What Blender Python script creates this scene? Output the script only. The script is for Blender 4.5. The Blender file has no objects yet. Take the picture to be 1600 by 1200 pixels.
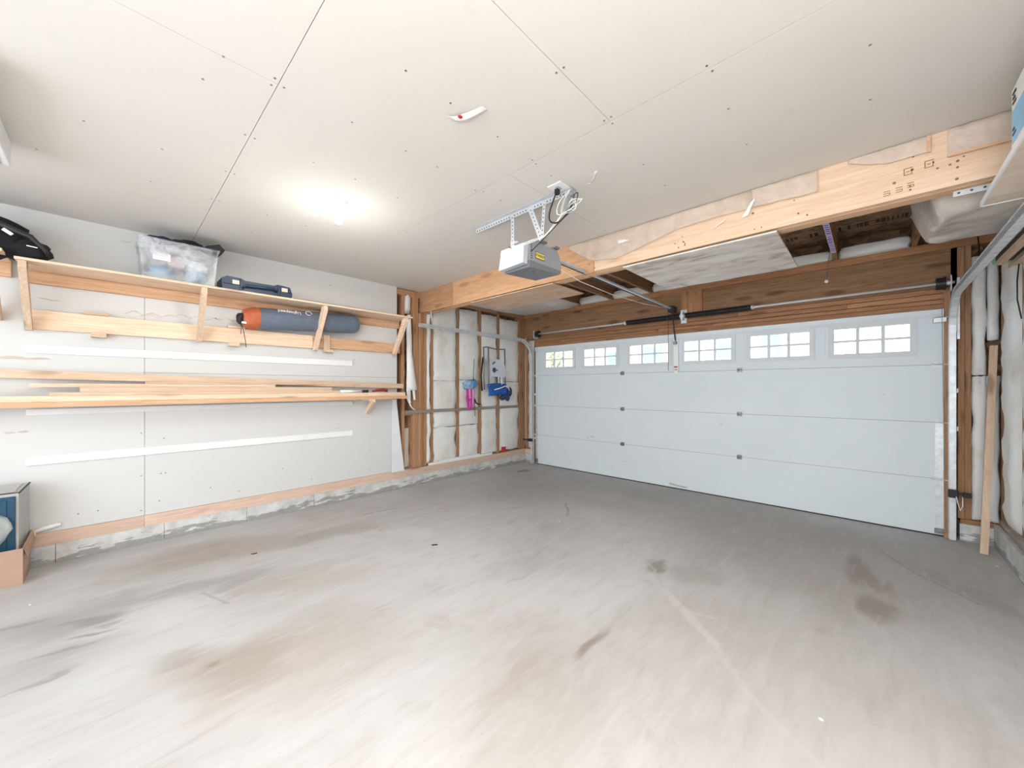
import bpy, bmesh, math, random
from mathutils import Vector, Matrix
from mathutils import noise as mnoise
random.seed(7)
sc = bpy.context.scene
COL = sc.collection

# ------------------------------------------------------------------ camera
cam_d = bpy.data.cameras.new('camera'); cam = bpy.data.objects.new('camera', cam_d); COL.objects.link(cam)
cam.location = (0.0, 0.0, 1.40)
cam.rotation_euler = (math.radians(90), 0, 0.7577)
cam_d.sensor_width = 36.0
cam_d.lens = 591.52 / 1600 * 36.0
cam_d.shift_y = 5.16 / 1600
cam_d.clip_start = 0.02
sc.camera = cam

# ------------------------------------------------------------------ light and exposure
sc.view_settings.view_transform = 'Standard'
sc.view_settings.look = 'None'
sc.view_settings.gamma = 1.0
sc.view_settings.use_curve_mapping = False
sc.view_settings.exposure = 1.34
world = bpy.data.worlds.new('sky'); sc.world = world; world.use_nodes = True
wn = world.node_tree.nodes; wl = world.node_tree.links
wn['Background'].inputs['Color'].default_value = (0.80, 0.90, 1.0, 1)
wn['Background'].inputs['Strength'].default_value = 2.2


def lamp(name, typ, loc, power, size=0.1, rot=(0, 0, 0), color=(1, 1, 1), size_y=None, spread=None):
    d = bpy.data.lights.new(name, typ); d.energy = power; d.color = color
    if typ == 'AREA':
        d.size = size
        if size_y: d.shape = 'RECTANGLE'; d.size_y = size_y
        if spread: d.spread = spread
    elif typ == 'SUN': d.angle = size
    else: d.shadow_soft_size = size
    o = bpy.data.objects.new(name, d); o.location = loc; o.rotation_euler = rot; COL.objects.link(o)
    return o

# the sun outside (the street beyond the door)
lamp('sun', 'SUN', (0, 0, 20), 2.0, 0.02, (math.radians(32), 0, math.radians(10)), (1, .97, .92))
# unseen cool fill added behind the camera to brighten the room
lamp('back_fill_light', 'AREA', (-0.4, -2.75, 1.55), 112, 2.4, (math.radians(90), 0, math.radians(180)), (0.96, 0.985, 1.0), 2.2)
# added fill light out of view, beside and above the camera
lamp('side_fill_light', 'AREA', (0.15, 0.25, 2.70), 30, 0.9, (0, 0, 0), (1, .97, .93), 0.9)
# added up-light out of view, brightens the ceiling near the camera
lamp('ceiling_fill_light', 'AREA', (0.25, -0.35, 1.75), 16, 0.45, (math.radians(180), 0, 0), (1, .98, .96), 0.45)


# ------------------------------------------------------------------ materials
def new_mat(name):
    m = bpy.data.materials.new(name); m.use_nodes = True
    nt = m.node_tree
    return m, nt.nodes, nt.links, nt.nodes['Principled BSDF']


def rgba(c): return (c[0], c[1], c[2], 1)


def mapped(n, l, scale, loc=(0, 0, 0)):
    tc = n.new('ShaderNodeTexCoord'); mp = n.new('ShaderNodeMapping')
    mp.inputs['Scale'].default_value = scale
    mp.inputs['Location'].default_value = loc
    l.new(tc.outputs['Object'], mp.inputs['Vector'])
    return mp.outputs['Vector']


def noise_n(n, l, vec, scale, detail=4, rough=.6, dist=0):
    t = n.new('ShaderNodeTexNoise'); t.inputs['Scale'].default_value = scale
    t.inputs['Detail'].default_value = detail; t.inputs['Roughness'].default_value = rough
    t.inputs['Distortion'].default_value = dist
    l.new(vec, t.inputs['Vector']); return t.outputs['Fac']


def ramp(n, l, fac, stops):
    r = n.new('ShaderNodeValToRGB'); cr = r.color_ramp
    while len(cr.elements) < len(stops): cr.elements.new(0.5)
    for e, (p, c) in zip(cr.elements, stops): e.position = p; e.color = rgba(c) if len(c) == 3 else c
    l.new(fac, r.inputs['Fac']); return r.outputs['Color']


def mixc(n, l, fac, a, b, mode='MIX'):
    m = n.new('ShaderNodeMix'); m.data_type = 'RGBA'; m.blend_type = mode
    for sock, v in ((m.inputs['Factor'], fac), (m.inputs['A'], a), (m.inputs['B'], b)):
        pass
    ins = [s for s in m.inputs if s.name in ('Factor', 'A', 'B')]
    fs = m.inputs[0]; A = m.inputs[6]; B = m.inputs[7]
    for sock, v in ((fs, fac), (A, a), (B, b)):
        if isinstance(v, (int, float)): sock.default_value = v
        elif isinstance(v, tuple): sock.default_value = rgba(v)
        else: l.new(v, sock)
    return m.outputs[2]


def math_n(n, l, op, a, b=None, c=None):
    m = n.new('ShaderNodeMath'); m.operation = op
    for i, v in enumerate((a, b, c)):
        if v is None: continue
        if isinstance(v, (int, float)): m.inputs[i].default_value = v
        else: l.new(v, m.inputs[i])
    return m.outputs[0]


def bump(n, l, h, b, strength=.3, dist=.01):
    bp = n.new('ShaderNodeBump'); bp.inputs['Strength'].default_value = strength
    bp.inputs['Distance'].default_value = dist
    l.new(h, bp.inputs['Height']); l.new(bp.outputs['Normal'], b.inputs['Normal'])


def plain(name, col, rough=.5, metal=0, var=.08, scale=6, bmp=0, emit=0, spec=.4):
    m, n, l, b = new_mat(name)
    v = mapped(n, l, (1, 1, 1)); f = noise_n(n, l, v, scale)
    lo = tuple(max(0, c * (1 - var * 1.6)) for c in col); hi = tuple(min(1, c * (1 + var)) for c in col)
    l.new(ramp(n, l, f, [(.25, lo), (.7, hi)]), b.inputs['Base Color'])
    b.inputs['Roughness'].default_value = rough; b.inputs['Metallic'].default_value = metal
    b.inputs['Specular IOR Level'].default_value = spec
    if bmp: bump(n, l, noise_n(n, l, v, scale * 4), b, bmp, .01)
    if emit:
        b.inputs['Emission Color'].default_value = rgba(col); b.inputs['Emission Strength'].default_value = emit
    return m


def wood(name, light, dark, axis='X', scale=1.0, knots=.5, knotcol=(.16, .07, .03), rough=.7, var=.18):
    m, n, l, b = new_mat(name)
    st = {'X': (.8, 14, 14), 'Y': (14, .8, 14), 'Z': (14, 14, .8)}[axis]
    oi = n.new('ShaderNodeObjectInfo')
    tc = n.new('ShaderNodeTexCoord'); add = n.new('ShaderNodeVectorMath'); add.operation = 'ADD'
    cmb = n.new('ShaderNodeCombineXYZ'); r10 = math_n(n, l, 'MULTIPLY', oi.outputs['Random'], 13.0)
    for s in ('X', 'Y', 'Z'): l.new(r10, cmb.inputs[s])
    l.new(tc.outputs['Object'], add.inputs[0]); l.new(cmb.outputs[0], add.inputs[1])
    mp = n.new('ShaderNodeMapping'); mp.inputs['Scale'].default_value = tuple(s * scale for s in st)
    l.new(add.outputs[0], mp.inputs['Vector'])
    g = noise_n(n, l, mp.outputs['Vector'], 3.0, 5, .6, 1.2)
    fine = noise_n(n, l, mp.outputs['Vector'], 14.0, 3, .6)
    gg = math_n(n, l, 'ADD', math_n(n, l, 'MULTIPLY', g, .75), math_n(n, l, 'MULTIPLY', fine, .25))
    col = ramp(n, l, gg, [(.32, dark), (.5, tuple((a + c) / 2 for a, c in zip(light, dark))), (.64, light)])
    if knots:
        st2 = {'X': (1.6, 6, 6), 'Y': (6, 1.6, 6), 'Z': (6, 6, 1.6)}[axis]
        mp2 = n.new('ShaderNodeMapping'); mp2.inputs['Scale'].default_value = st2
        l.new(add.outputs[0], mp2.inputs['Vector'])
        vo = n.new('ShaderNodeTexVoronoi'); vo.inputs['Scale'].default_value = 1.15
        l.new(mp2.outputs['Vector'], vo.inputs['Vector'])
        k = ramp(n, l, vo.outputs['Distance'], [(.12, (1, 1, 1)), (.24, (0, 0, 0))])
        kk = math_n(n, l, 'MULTIPLY', k, knots)
        col = mixc(n, l, kk, col, knotcol)
    hsv = n.new('ShaderNodeHueSaturation')
    l.new(col, hsv.inputs['Color'])
    val = math_n(n, l, 'ADD', math_n(n, l, 'MULTIPLY', oi.outputs['Random'], var * 2), 1 - var)
    l.new(val, hsv.inputs['Value'])
    l.new(hsv.outputs['Color'], b.inputs['Base Color'])
    b.inputs['Roughness'].default_value = rough; b.inputs['Specular IOR Level'].default_value = .25
    bump(n, l, gg, b, .15, .004)
    return m


def woods(name, light, dark, **k): return {a: wood(name + '_' + a.lower(), light, dark, a, **k) for a in 'XYZ'}


PINE = woods('pale_pine', (.84, .66, .50), (.66, .46, .31))
STUD = woods('aged_stud', (.52, .30, .17), (.34, .175, .09), knotcol=(.08, .03, .01))
DARKW = woods('dark_header_wood', (.46, .26, .14), (.25, .13, .065), knotcol=(.05, .02, .01))
DARKW2 = woods('red_brown_board', (.48, .25, .13), (.29, .13, .06), knotcol=(.05, .02, .01), var=.24)
FIR = woods('orange_fir', (.80, .52, .33), (.60, .34, .19), knots=.45, knotcol=(.30, .12, .04), var=.04)
FIR_L = wood('fir_falloff_left', (.60, .35, .20), (.42, .22, .11), 'X', knots=.45, knotcol=(.2, .08, .03), var=.03)  # beam front: light falloff put into the colours, dim left to bright right
FIR_M = wood('fir_falloff_middle', (.78, .47, .27), (.60, .33, .17), 'X', knots=.45, knotcol=(.3, .12, .04), var=.03)
FIR_R = wood('fir_falloff_right', (.88, .66, .48), (.74, .50, .33), 'X', knots=.45, knotcol=(.38, .17, .07), var=.02)
PINKW = woods('pink_plate', (.74, .56, .45), (.60, .42, .32), knotcol=(.3, .12, .06), var=.05)
GREYW = woods('grey_board', (.42, .36, .31), (.30, .25, .21), knots=.2)


def drywall_mat(name, base, warm):
    m, n, l, b = new_mat(name)
    v = mapped(n, l, (1, 1, 1))
    f = noise_n(n, l, v, .7, 3, .5); f2 = noise_n(n, l, v, 5, 5, .65)
    c = ramp(n, l, f, [(.35, warm), (.65, base)])
    smear = ramp(n, l, f2, [(.30, tuple(x * .90 for x in base)), (.40, (1, 1, 1))])
    c = mixc(n, l, .10, c, mixc(n, l, 1.0, c, smear, 'MULTIPLY'))
    l.new(c, b.inputs['Base Color'])
    b.inputs['Roughness'].default_value = .85; b.inputs['Specular IOR Level'].default_value = .2
    bump(n, l, noise_n(n, l, v, 160, 2), b, .05, .002)
    return m


M_WALL = drywall_mat('drywall_wall', (.68, .68, .67), (.67, .665, .65))
M_CEIL = drywall_mat('drywall_ceiling', (.735, .70, .655), (.72, .68, .63))

# concrete floor with stains that have shapes of their own
def floor_mat():
    m, n, l, b = new_mat('stained_concrete')
    tc = n.new('ShaderNodeTexCoord'); P = tc.outputs['Object']
    # a brushed, smeared distortion of the coordinates
    w = n.new('ShaderNodeTexNoise'); w.inputs['Scale'].default_value = 1.7; w.inputs['Detail'].default_value = 4
    mp0 = n.new('ShaderNodeMapping'); mp0.inputs['Rotation'].default_value = (0, 0, math.radians(8)); mp0.inputs['Scale'].default_value = (2.2, .9, 1)
    l.new(P, mp0.inputs['Vector']); l.new(mp0.outputs[0], w.inputs['Vector'])
    sub = n.new('ShaderNodeVectorMath'); sub.operation = 'SUBTRACT'; l.new(w.outputs['Color'], sub.inputs[0]); sub.inputs[1].default_value = (.5, .5, .5)
    sc_ = n.new('ShaderNodeVectorMath'); sc_.operation = 'SCALE'; l.new(sub.outputs[0], sc_.inputs[0]); sc_.inputs['Scale'].default_value = .5
    ad = n.new('ShaderNodeVectorMath'); ad.operation = 'ADD'; l.new(P, ad.inputs[0]); l.new(sc_.outputs[0], ad.inputs[1])
    W = ad.outputs[0]
    big = noise_n(n, l, W, .9, 4, .55)
    col = ramp(n, l, big, [(.30, (.54, .515, .49)), (.47, (.61, .59, .575)), (.62, (.67, .66, .65))])
    mpb = n.new('ShaderNodeMapping'); mpb.inputs['Rotation'].default_value = (0, 0, math.radians(10)); mpb.inputs['Scale'].default_value = (6.5, .8, 1)
    l.new(W, mpb.inputs['Vector'])
    streak = noise_n(n, l, mpb.outputs[0], 1.6, 5, .6)
    col = mixc(n, l, ramp(n, l, streak, [(.50, (0, 0, 0)), (.72, (.55, .55, .55))]), col, (.72, .71, .70))
    col = mixc(n, l, ramp(n, l, streak, [(.28, (.5, .5, .5)), (.42, (0, 0, 0))]), col, (.47, .44, .42))

    def blob(col, x, y, rx, ry, rot, c, s, edge=.45):
        mp = n.new('ShaderNodeMapping'); mp.vector_type = 'TEXTURE'
        mp.inputs['Location'].default_value = (x, y, 0); mp.inputs['Rotation'].default_value = (0, 0, math.radians(rot))
        mp.inputs['Scale'].default_value = (rx, ry, 1); l.new(W, mp.inputs['Vector'])
        ln = n.new('ShaderNodeVectorMath'); ln.operation = 'LENGTH'; l.new(mp.outputs[0], ln.inputs[0])
        mr = n.new('ShaderNodeMapRange'); mr.interpolation_type = 'SMOOTHERSTEP'
        mr.inputs['From Min'].default_value = edge; mr.inputs['From Max'].default_value = 1.15
        mr.inputs['To Min'].default_value = s; mr.inputs['To Max'].default_value = 0
        l.new(ln.outputs['Value'], mr.inputs['Value'])
        return mixc(n, l, mr.outputs[0], col, c)
    brown = (.43, .345, .275); tan = (.52, .43, .36); grey = (.34, .325, .31); pale = (.74, .725, .71)
    dk = (.30, .25, .21)
    for a in [(-2.0, 4.5, 3.0, .9, 0, (.49, .45, .42), .60, .3), (-.3, 3.9, 1.6, 1.2, -10, (.48, .43, .39), .66, .2),
              (-.4, 2.4, 1.0, 1.0, 0, (.58, .54, .50), .4, .2), (-3.4, 3.8, .9, .9, 0, (.43, .40, .375), .55, .2),
              (-4.05, .62, .40, .95, -12, brown, .62, .2), (-3.75, 1.45, .20, .55, -8, (.40, .33, .28), .55, .2),
              (-3.5, .35, .13, .75, -18, grey, .50, .2), (-3.25, .62, .10, .30, 20, grey, .45, .2),
              (-3.45, -.22, .28, .35, 15, (.42, .40, .385), .70, .15), (-3.05, -.15, .16, .30, 15, (.38, .36, .34), .55, .1),
              (-2.95, 1.05, .20, .60, -20, tan, .55, .2), (-2.35, .40, .28, .40, -25, brown, .70, .15),
              (-2.60, .30, .12, .20, 0, (.36, .28, .22), .40, .15), (-2.1, .75, .50, .55, 0, tan, .40, .2),
              (-1.10, 1.80, .075, .26, 3, (.33, .26, .21), .80, .2), (-1.22, 1.38, .11, .32, 0, (.46, .37, .30), .55, .15),
              (-1.22, 2.98, .10, .16, 20, (.32, .27, .23), .80, .3), (-.98, 3.05, .20, .20, 0, (.40, .35, .31), .4, .2),
              (-.05, 3.9, .10, .42, 12, (.33, .28, .24), .70, .25), (.02, 3.3, .11, .26, 5, (.33, .28, .24), .75, .25),
              (.55, 3.9, .12, .9, 35, (.36, .33, .30), .35, .2), (-4.20, 4.75, .10, .16, 0, (.22, .20, .17), .75, .3),
              (-3.25, 1.95, .16, .42, -55, pale, .65, .3), (-3.20, .28, .20, .36, -14, pale, .55, .6),
              (-2.6, 1.6, .5, 1.0, -30, pale, .45, .2), (-1.6, 2.0, .35, 1.1, -35, pale, .45, .2),
              (-1.0, 1.2, .5, .5, 0, (.50, .45, .41), .5, .2), (-3.42, -.12, .05, .20, 2, (.30, .29, .28), .6, .2), (-3.24, -.06, .035, .14, 0, (.28, .27, .26), .65, .2), (-3.10, -.10, .03, .13, -4, (.30, .28, .27), .6, .2), (-3.33, .02, .03, .10, 4, (.30, .29, .28), .55, .2), (-2.92, -.22, .025, .12, 0, (.32, .30, .29), .55, .2), (-3.6, -.28, .03, .16, 3, (.32, .31, .30), .5, .2), (-2.44, .33, .04, .06, 0, (.34, .26, .20), .6, .1), (-2.2, 4.75, .25, .5, 80, dk, .20, .2)]:
        col = blob(col, *a[:6], a[6], a[7])

    # pale repaired cracks: polylines as distance fields
    def crack(col, pts, wid, c, s):
        sep = n.new('ShaderNodeSeparateXYZ')
        w2 = n.new('ShaderNodeTexNoise'); w2.inputs['Scale'].default_value = 9; w2.inputs['Detail'].default_value = 2; l.new(P, w2.inputs['Vector'])
        s2 = n.new('ShaderNodeVectorMath'); s2.operation = 'SUBTRACT'; l.new(w2.outputs['Color'], s2.inputs[0]); s2.inputs[1].default_value = (.5, .5, .5)
        s3 = n.new('ShaderNodeVectorMath'); s3.operation = 'SCALE'; l.new(s2.outputs[0], s3.inputs[0]); s3.inputs['Scale'].default_value = .05
        s4 = n.new('ShaderNodeVectorMath'); s4.operation = 'ADD'; l.new(P, s4.inputs[0]); l.new(s3.outputs[0], s4.inputs[1])
        l.new(s4.outputs[0], sep.inputs[0])
        X, Y = sep.outputs['X'], sep.outputs['Y']; dmin = None
        for (x0, y0), (x1, y1) in zip(pts, pts[1:]):
            dx, dy = x1 - x0, y1 - y0; L2 = dx * dx + dy * dy
            ax = math_n(n, l, 'SUBTRACT', X, x0); ay = math_n(n, l, 'SUBTRACT', Y, y0)
            t = math_n(n, l, 'DIVIDE', math_n(n, l, 'ADD', math_n(n, l, 'MULTIPLY', ax, dx), math_n(n, l, 'MULTIPLY', ay, dy)), L2)
            cl = n.new('ShaderNodeClamp'); l.new(t, cl.inputs[0]); t = cl.outputs[0]
            ex = math_n(n, l, 'SUBTRACT', ax, math_n(n, l, 'MULTIPLY', t, dx)); ey = math_n(n, l, 'SUBTRACT', ay, math_n(n, l, 'MULTIPLY', t, dy))
            d = math_n(n, l, 'SQRT', math_n(n, l, 'ADD', math_n(n, l, 'MULTIPLY', ex, ex), math_n(n, l, 'MULTIPLY', ey, ey)))
            dmin = d if dmin is None else math_n(n, l, 'MINIMUM', dmin, d)
        mr = n.new('ShaderNodeMapRange'); mr.inputs['From Min'].default_value = wid * .6; mr.inputs['From Max'].default_value = wid * 1.5
        mr.inputs['To Min'].default_value = s; mr.inputs['To Max'].default_value = 0; l.new(dmin, mr.inputs['Value'])
        return mixc(n, l, mr.outputs[0], col, c)
    col = crack(col, [(-1.55, 3.12), (-1.20, 2.86), (-1.03, 2.62)], .012, (.60, .57, .54), .5)
    col = crack(col, [(-1.03, 2.62), (-.80, 2.42), (-.62, 2.27)], .026, (.72, .69, .66), .75)
    col = crack(col, [(-.62, 2.27), (-.50, 2.11), (-.40, 2.0), (-.27, 1.90), (-.1, 1.78)], .017, (.68, .64, .61), .65)
    col = crack(col, [(-.55, 2.2), (-.70, 1.95), (-.78, 1.75)], .022, (.66, .62, .59), .45)
    col = crack(col, [(-.82, 2.47), (-.68, 2.50)], .012, (.70, .67, .64), .6)
    col = crack(col, [(.06, 4.52), (.25, 4.15), (.52, 3.85)], .010, (.32, .29, .27), .45)
    col = crack(col, [(-2.66, 3.75), (-2.52, 3.60), (-2.40, 3.42)], .014, (.34, .31, .29), .55)
    col = crack(col, [(-3.30, .42), (-3.02, .52)], .010, (.45, .43, .42), .7)
    col = crack(col, [(-4.05, 1.9), (-3.98, 2.3)], .012, (.34, .32, .30), .6)
    mpc = n.new('ShaderNodeMapping'); mpc.inputs['Rotation'].default_value = (0, 0, math.radians(12)); mpc.inputs['Scale'].default_value = (9, 1.6, 1)
    l.new(P, mpc.inputs['Vector']); fs_ = noise_n(n, l, mpc.outputs[0], 2.0, 6, .62, .2)
    col = mixc(n, l, ramp(n, l, fs_, [(.32, (.30, .30, .30)), (.47, (0, 0, 0))]), col, (.46, .42, .39))
    col = mixc(n, l, ramp(n, l, fs_, [(.54, (0, 0, 0)), (.70, (.30, .30, .30))]), col, (.74, .73, .72))
    patch = noise_n(n, l, P, 2.4, 6, .65, .3)
    col = mixc(n, l, ramp(n, l, patch, [(.60, (0, 0, 0)), (.72, (.40, .40, .40))]), col, (.46, .385, .325))
    speck = noise_n(n, l, P, 60, 2)
    col = mixc(n, l, ramp(n, l, speck, [(.70, (0, 0, 0)), (.76, (.5, .5, .5))]), col, (.36, .33, .30))
    col = mixc(n, l, 1.0, col, (.76, .765, .77), 'MULTIPLY')
    l.new(col, b.inputs['Base Color'])
    b.inputs['Roughness'].default_value = .62; b.inputs['Specular IOR Level'].default_value = .35
    bump(n, l, noise_n(n, l, P, 30, 4), b, .08, .004)
    return m


M_FLOOR = floor_mat()


def kerb_mat():
    m, n, l, b = new_mat('foundation_concrete')
    tc = n.new('ShaderNodeTexCoord'); P = tc.outputs['Object']
    f = noise_n(n, l, P, 7, 6, .65)
    col = ramp(n, l, f, [(.32, (.46, .455, .44)), (.5, (.60, .60, .585)), (.68, (.72, .72, .705))])
    sep = n.new('ShaderNodeSeparateXYZ'); l.new(P, sep.inputs[0])
    mp = n.new('ShaderNodeMapping'); mp.inputs['Scale'].default_value = (1.6, 1.6, 8); l.new(P, mp.inputs[0])
    g = noise_n(n, l, mp.outputs[0], 2.6, 7, .62)
    hgt = math_n(n, l, 'SUBTRACT', math_n(n, l, 'ADD', math_n(n, l, 'MULTIPLY', g, .42), -.150), sep.outputs['Z'])
    k = ramp(n, l, math_n(n, l, 'ADD', math_n(n, l, 'MULTIPLY', hgt, 12), .45), [(.42, (0, 0, 0)), (.60, (.72, .72, .72))])
    col = mixc(n, l, k, col, (.22, .22, .215))
    pit = noise_n(n, l, P, 34, 2)
    col = mixc(n, l, ramp(n, l, pit, [(.68, (0, 0, 0)), (.75, (.6, .6, .6))]), col, (.25, .24, .23))
    l.new(col, b.inputs['Base Color']); b.inputs['Roughness'].default_value = .8
    bump(n, l, f, b, .4, .01)
    return m


M_KERB = kerb_mat()


def batt_mat():
    m, n, l, b = new_mat('poly_faced_insulation')
    v = mapped(n, l, (1, 1, 1))
    f = noise_n(n, l, v, 3.0, 4, .55); f2 = noise_n(n, l, v, 12, 4, .6)
    col = ramp(n, l, f, [(.30, (.70, .665, .58)), (.45, (.80, .79, .755)), (.65, (.84, .85, .845))])
    l.new(col, b.inputs['Base Color'])
    b.inputs['Roughness'].default_value = .38; b.inputs['Specular IOR Level'].default_value = .4
    bump(n, l, math_n(n, l, 'ADD', f, math_n(n, l, 'MULTIPLY', f2, .5)), b, .35, .03)
    return m


M_BATT = batt_mat()
M_FIBRE = plain('insulation_fibre', (.82, .80, .74), .95, var=.12, scale=20, bmp=.5)


def poly_mat(name, col, trans=.45, rough=.22):
    m, n, l, b = new_mat(name)
    v = mapped(n, l, (1, 1, 1))
    f = noise_n(n, l, v, 6, 5, .6, .6)
    b.inputs['Base Color'].default_value = rgba(col); b.inputs['Roughness'].default_value = rough
    bump(n, l, f, b, .5, .03)
    tr = n.new('ShaderNodeBsdfTransparent'); mx = n.new('ShaderNodeMixShader')
    fac = ramp(n, l, f, [(.3, (trans * .7,) * 3), (.7, (min(1, trans * 1.25),) * 3)])
    l.new(fac, mx.inputs[0]); l.new(b.outputs[0], mx.inputs[1]); l.new(tr.outputs[0], mx.inputs[2])
    l.new(mx.outputs[0], n['Material Output'].inputs['Surface'])
    return m


M_POLY = poly_mat('clear_poly_film', (.80, .76, .70), .55)
M_POLYBAG = poly_mat('milky_poly_bag', (.70, .63, .57), .10, .28)
M_BIN = poly_mat('clear_plastic_bin', (.80, .83, .86), .80, .12)
M_CLEARBAG = poly_mat('clear_bag', (.80, .86, .84), .35, .15)


def osb_mat(name, light, dark, sc1=16):
    m, n, l, b = new_mat(name)
    v = mapped(n, l, (1, 2.2, 1))
    vo = n.new('ShaderNodeTexVoronoi'); vo.inputs['Scale'].default_value = sc1; vo.inputs['Randomness'].default_value = 1
    l.new(v, vo.inputs['Vector'])
    bw = n.new('ShaderNodeRGBToBW'); l.new(vo.outputs['Color'], bw.inputs[0])
    f = math_n(n, l, 'ADD', math_n(n, l, 'MULTIPLY', bw.outputs[0], .6), math_n(n, l, 'MULTIPLY', noise_n(n, l, v, 4, 5), .4))
    l.new(ramp(n, l, f, [(.25, dark), (.7, light)]), b.inputs['Base Color']); b.inputs['Roughness'].default_value = .8
    return m


M_OSB = osb_mat('osb_subfloor', (.34, .21, .12), (.13, .07, .035))


def mottled(name, c1, c2, c3):
    m, n, l, b = new_mat(name)
    v = mapped(n, l, (1, 2.4, 1))
    f = noise_n(n, l, v, 1.9, 5, .6, 1.2)
    l.new(ramp(n, l, f, [(.30, c3), (.44, c2), (.60, c1)]), b.inputs['Base Color']); b.inputs['Roughness'].default_value = .75
    return m


M_PLYW = mottled('weathered_whitish_plywood', (.84, .80, .75), (.70, .63, .56), (.34, .27, .21))
M_PLYB = mottled('tan_plywood', (.70, .50, .36), (.62, .42, .28), (.50, .32, .2))
M_SHEET = mottled('pale_sheet', (.84, .72, .60), (.76, .62, .49), (.66, .50, .38))


def galv_mat():
    m, n, l, b = new_mat('galvanised_steel')
    v = mapped(n, l, (1, 1, 1)); f = noise_n(n, l, v, 18, 3)
    l.new(ramp(n, l, f, [(.3, (.62, .64, .66)), (.7, (.82, .84, .86))]), b.inputs['Base Color'])
    b.inputs['Metallic'].default_value = .30; b.inputs['Roughness'].default_value = .38
    return m


M_GALV = galv_mat()
M_DGALV = plain('dull_dark_steel', (.28, .29, .30), .4, .7, .15, 20)
M_PERF = plain('perforated_steel', (.60, .62, .65), .4, .3, .05)
M_SHAFT = plain('bright_steel', (.80, .78, .76), .45, .1, .05)
M_HOLE = plain('dark_hole', (.09, .09, .09), .8)
M_BLACK = plain('black_plastic', (.020, .020, .024), .45)
M_BLACKF = plain('black_fabric', (.016, .016, .020), .9, var=.4, bmp=.3)
M_DOORP = plain('white_door_enamel', (.72, .785, .82), .42, var=.02, scale=1.2)
M_DOORF = plain('white_window_frame', (.70, .73, .75), .5, var=.02)
M_WHITE = plain('white_paint', (.86, .87, .87), .45, var=.02)
M_WHITEG = plain('white_foam_board', (.80, .82, .85), .5, var=.04)
M_OPG = plain('grey_opener_plastic', (.33, .35, .39), .45, var=.03)
M_OPD = plain('dark_grey_opener_base', (.20, .21, .23), .5, var=.03)
M_LENS = plain('frosted_lens', (.56, .60, .63), .3, var=.03)
M_YEL = plain('yellow_label', (.85, .70, .16), .5, var=.02)
M_NAVY = plain('navy_plastic', (.022, .045, .085), .42, var=.1)
M_BLUEF = plain('blue_fabric', (.02, .10, .38), .75, var=.15, bmp=.3)
M_NAVYF = plain('dark_blue_fabric', (.03, .05, .12), .8, var=.2, bmp=.3)
M_TENT = plain('slate_blue_nylon', (.13, .16, .215), .55, var=.12, scale=9, bmp=.5)
M_ORANGE = plain('rust_orange_nylon', (.52, .13, .055), .6, var=.15, scale=12, bmp=.5)
M_PINK = plain('magenta_nylon', (.62, .05, .40), .6, var=.2, bmp=.4)
M_LBLUE = plain('light_blue_mesh', (.30, .48, .70), .7, var=.25, scale=25, bmp=.4)
M_RED = plain('red_plastic', (.50, .02, .03), .4)
M_DRED = plain('dark_red_rubber', (.28, .03, .03), .5)
M_CARD = plain('brown_cardboard', (.46, .30, .22), .85, var=.07, scale=4)
M_TEAL = plain('dark_teal_blue_plastic', (.014, .07, .13), .35)
M_GREYP = plain('grey_plastic', (.46, .45, .44), .5)
M_LCLOTH = plain('white_cloth', (.80, .80, .82), .9, var=.06, bmp=.3)
M_PCLOTH = plain('pink_cloth', (.72, .45, .47), .9, var=.1, bmp=.3)
M_BCLOTH = plain('blue_cloth', (.22, .38, .55), .9, var=.15, bmp=.3)
M_VCLOTH = plain('violet_grey_cloth', (.40, .38, .50), .9, var=.15, bmp=.3)
M_INK = plain('dark_ink', (.06, .04, .03), .8)
M_WINK = plain('white_print', (.88, .88, .88), .6)
M_PURP = plain('purple_ink', (.16, .10, .55), .6)
M_BROWNPAPER = plain('torn_paper_core', (.60, .50, .42), .9, var=.1)
M_TAPEW = plain('white_house_wrap', (.84, .84, .83), .45, var=.04, bmp=.3)
M_LATCH = plain('cream_latch', (.72, .62, .50), .5)
M_CREAM = plain('cream_plastic', (.70, .62, .45), .5)
M_BLUEP = plain('sky_blue_print', (.28, .58, .85), .5)
M_GREEN = plain('green_plastic', (.33, .60, .36), .5)
M_SEAL = plain('black_rubber_seal', (.015, .015, .015), .7)
M_BALL = plain('white_ball', (.85, .82, .80), .3)
M_SIDING = plain('white_vinyl_siding', (.80, .82, .86), .6, var=.02)
M_SIDING2 = plain('cream_siding', (.80, .76, .64), .6, var=.02)
M_ROOF = plain('grey_roof', (.30, .31, .34), .8, var=.1)
M_DRIVE = plain('driveway_concrete', (.62, .61, .58), .9, var=.05)
M_GRASS = plain('lawn_grass', (.30, .36, .14), .95, var=.25, scale=3)
M_LEAF = plain('yellow_green_leaves', (.52, .56, .25), .9, var=.3, scale=5)
M_BARK = plain('bark', (.26, .20, .15), .9, var=.2)
M_HGLASS = plain('house_window_glass', (.20, .27, .36), .15)


def glass_mat():
    m, n, l, b = new_mat('window_pane_glass')
    b.inputs['Base Color'].default_value = (.9, .95, .97, 1); b.inputs['Roughness'].default_value = .05
    tr = n.new('ShaderNodeBsdfTransparent'); tr.inputs[0].default_value = (.95, .97, .98, 1)
    mx = n.new('ShaderNodeMixShader'); mx.inputs[0].default_value = .92
    l.new(b.outputs[0], mx.inputs[1]); l.new(tr.outputs[0], mx.inputs[2])
    l.new(mx.outputs[0], n['Material Output'].inputs['Surface'])
    return m


M_GLASS = glass_mat()
M_BULB = plain('lit_bulb', (1, .98, .95), .5, emit=1.6, var=0)


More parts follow.
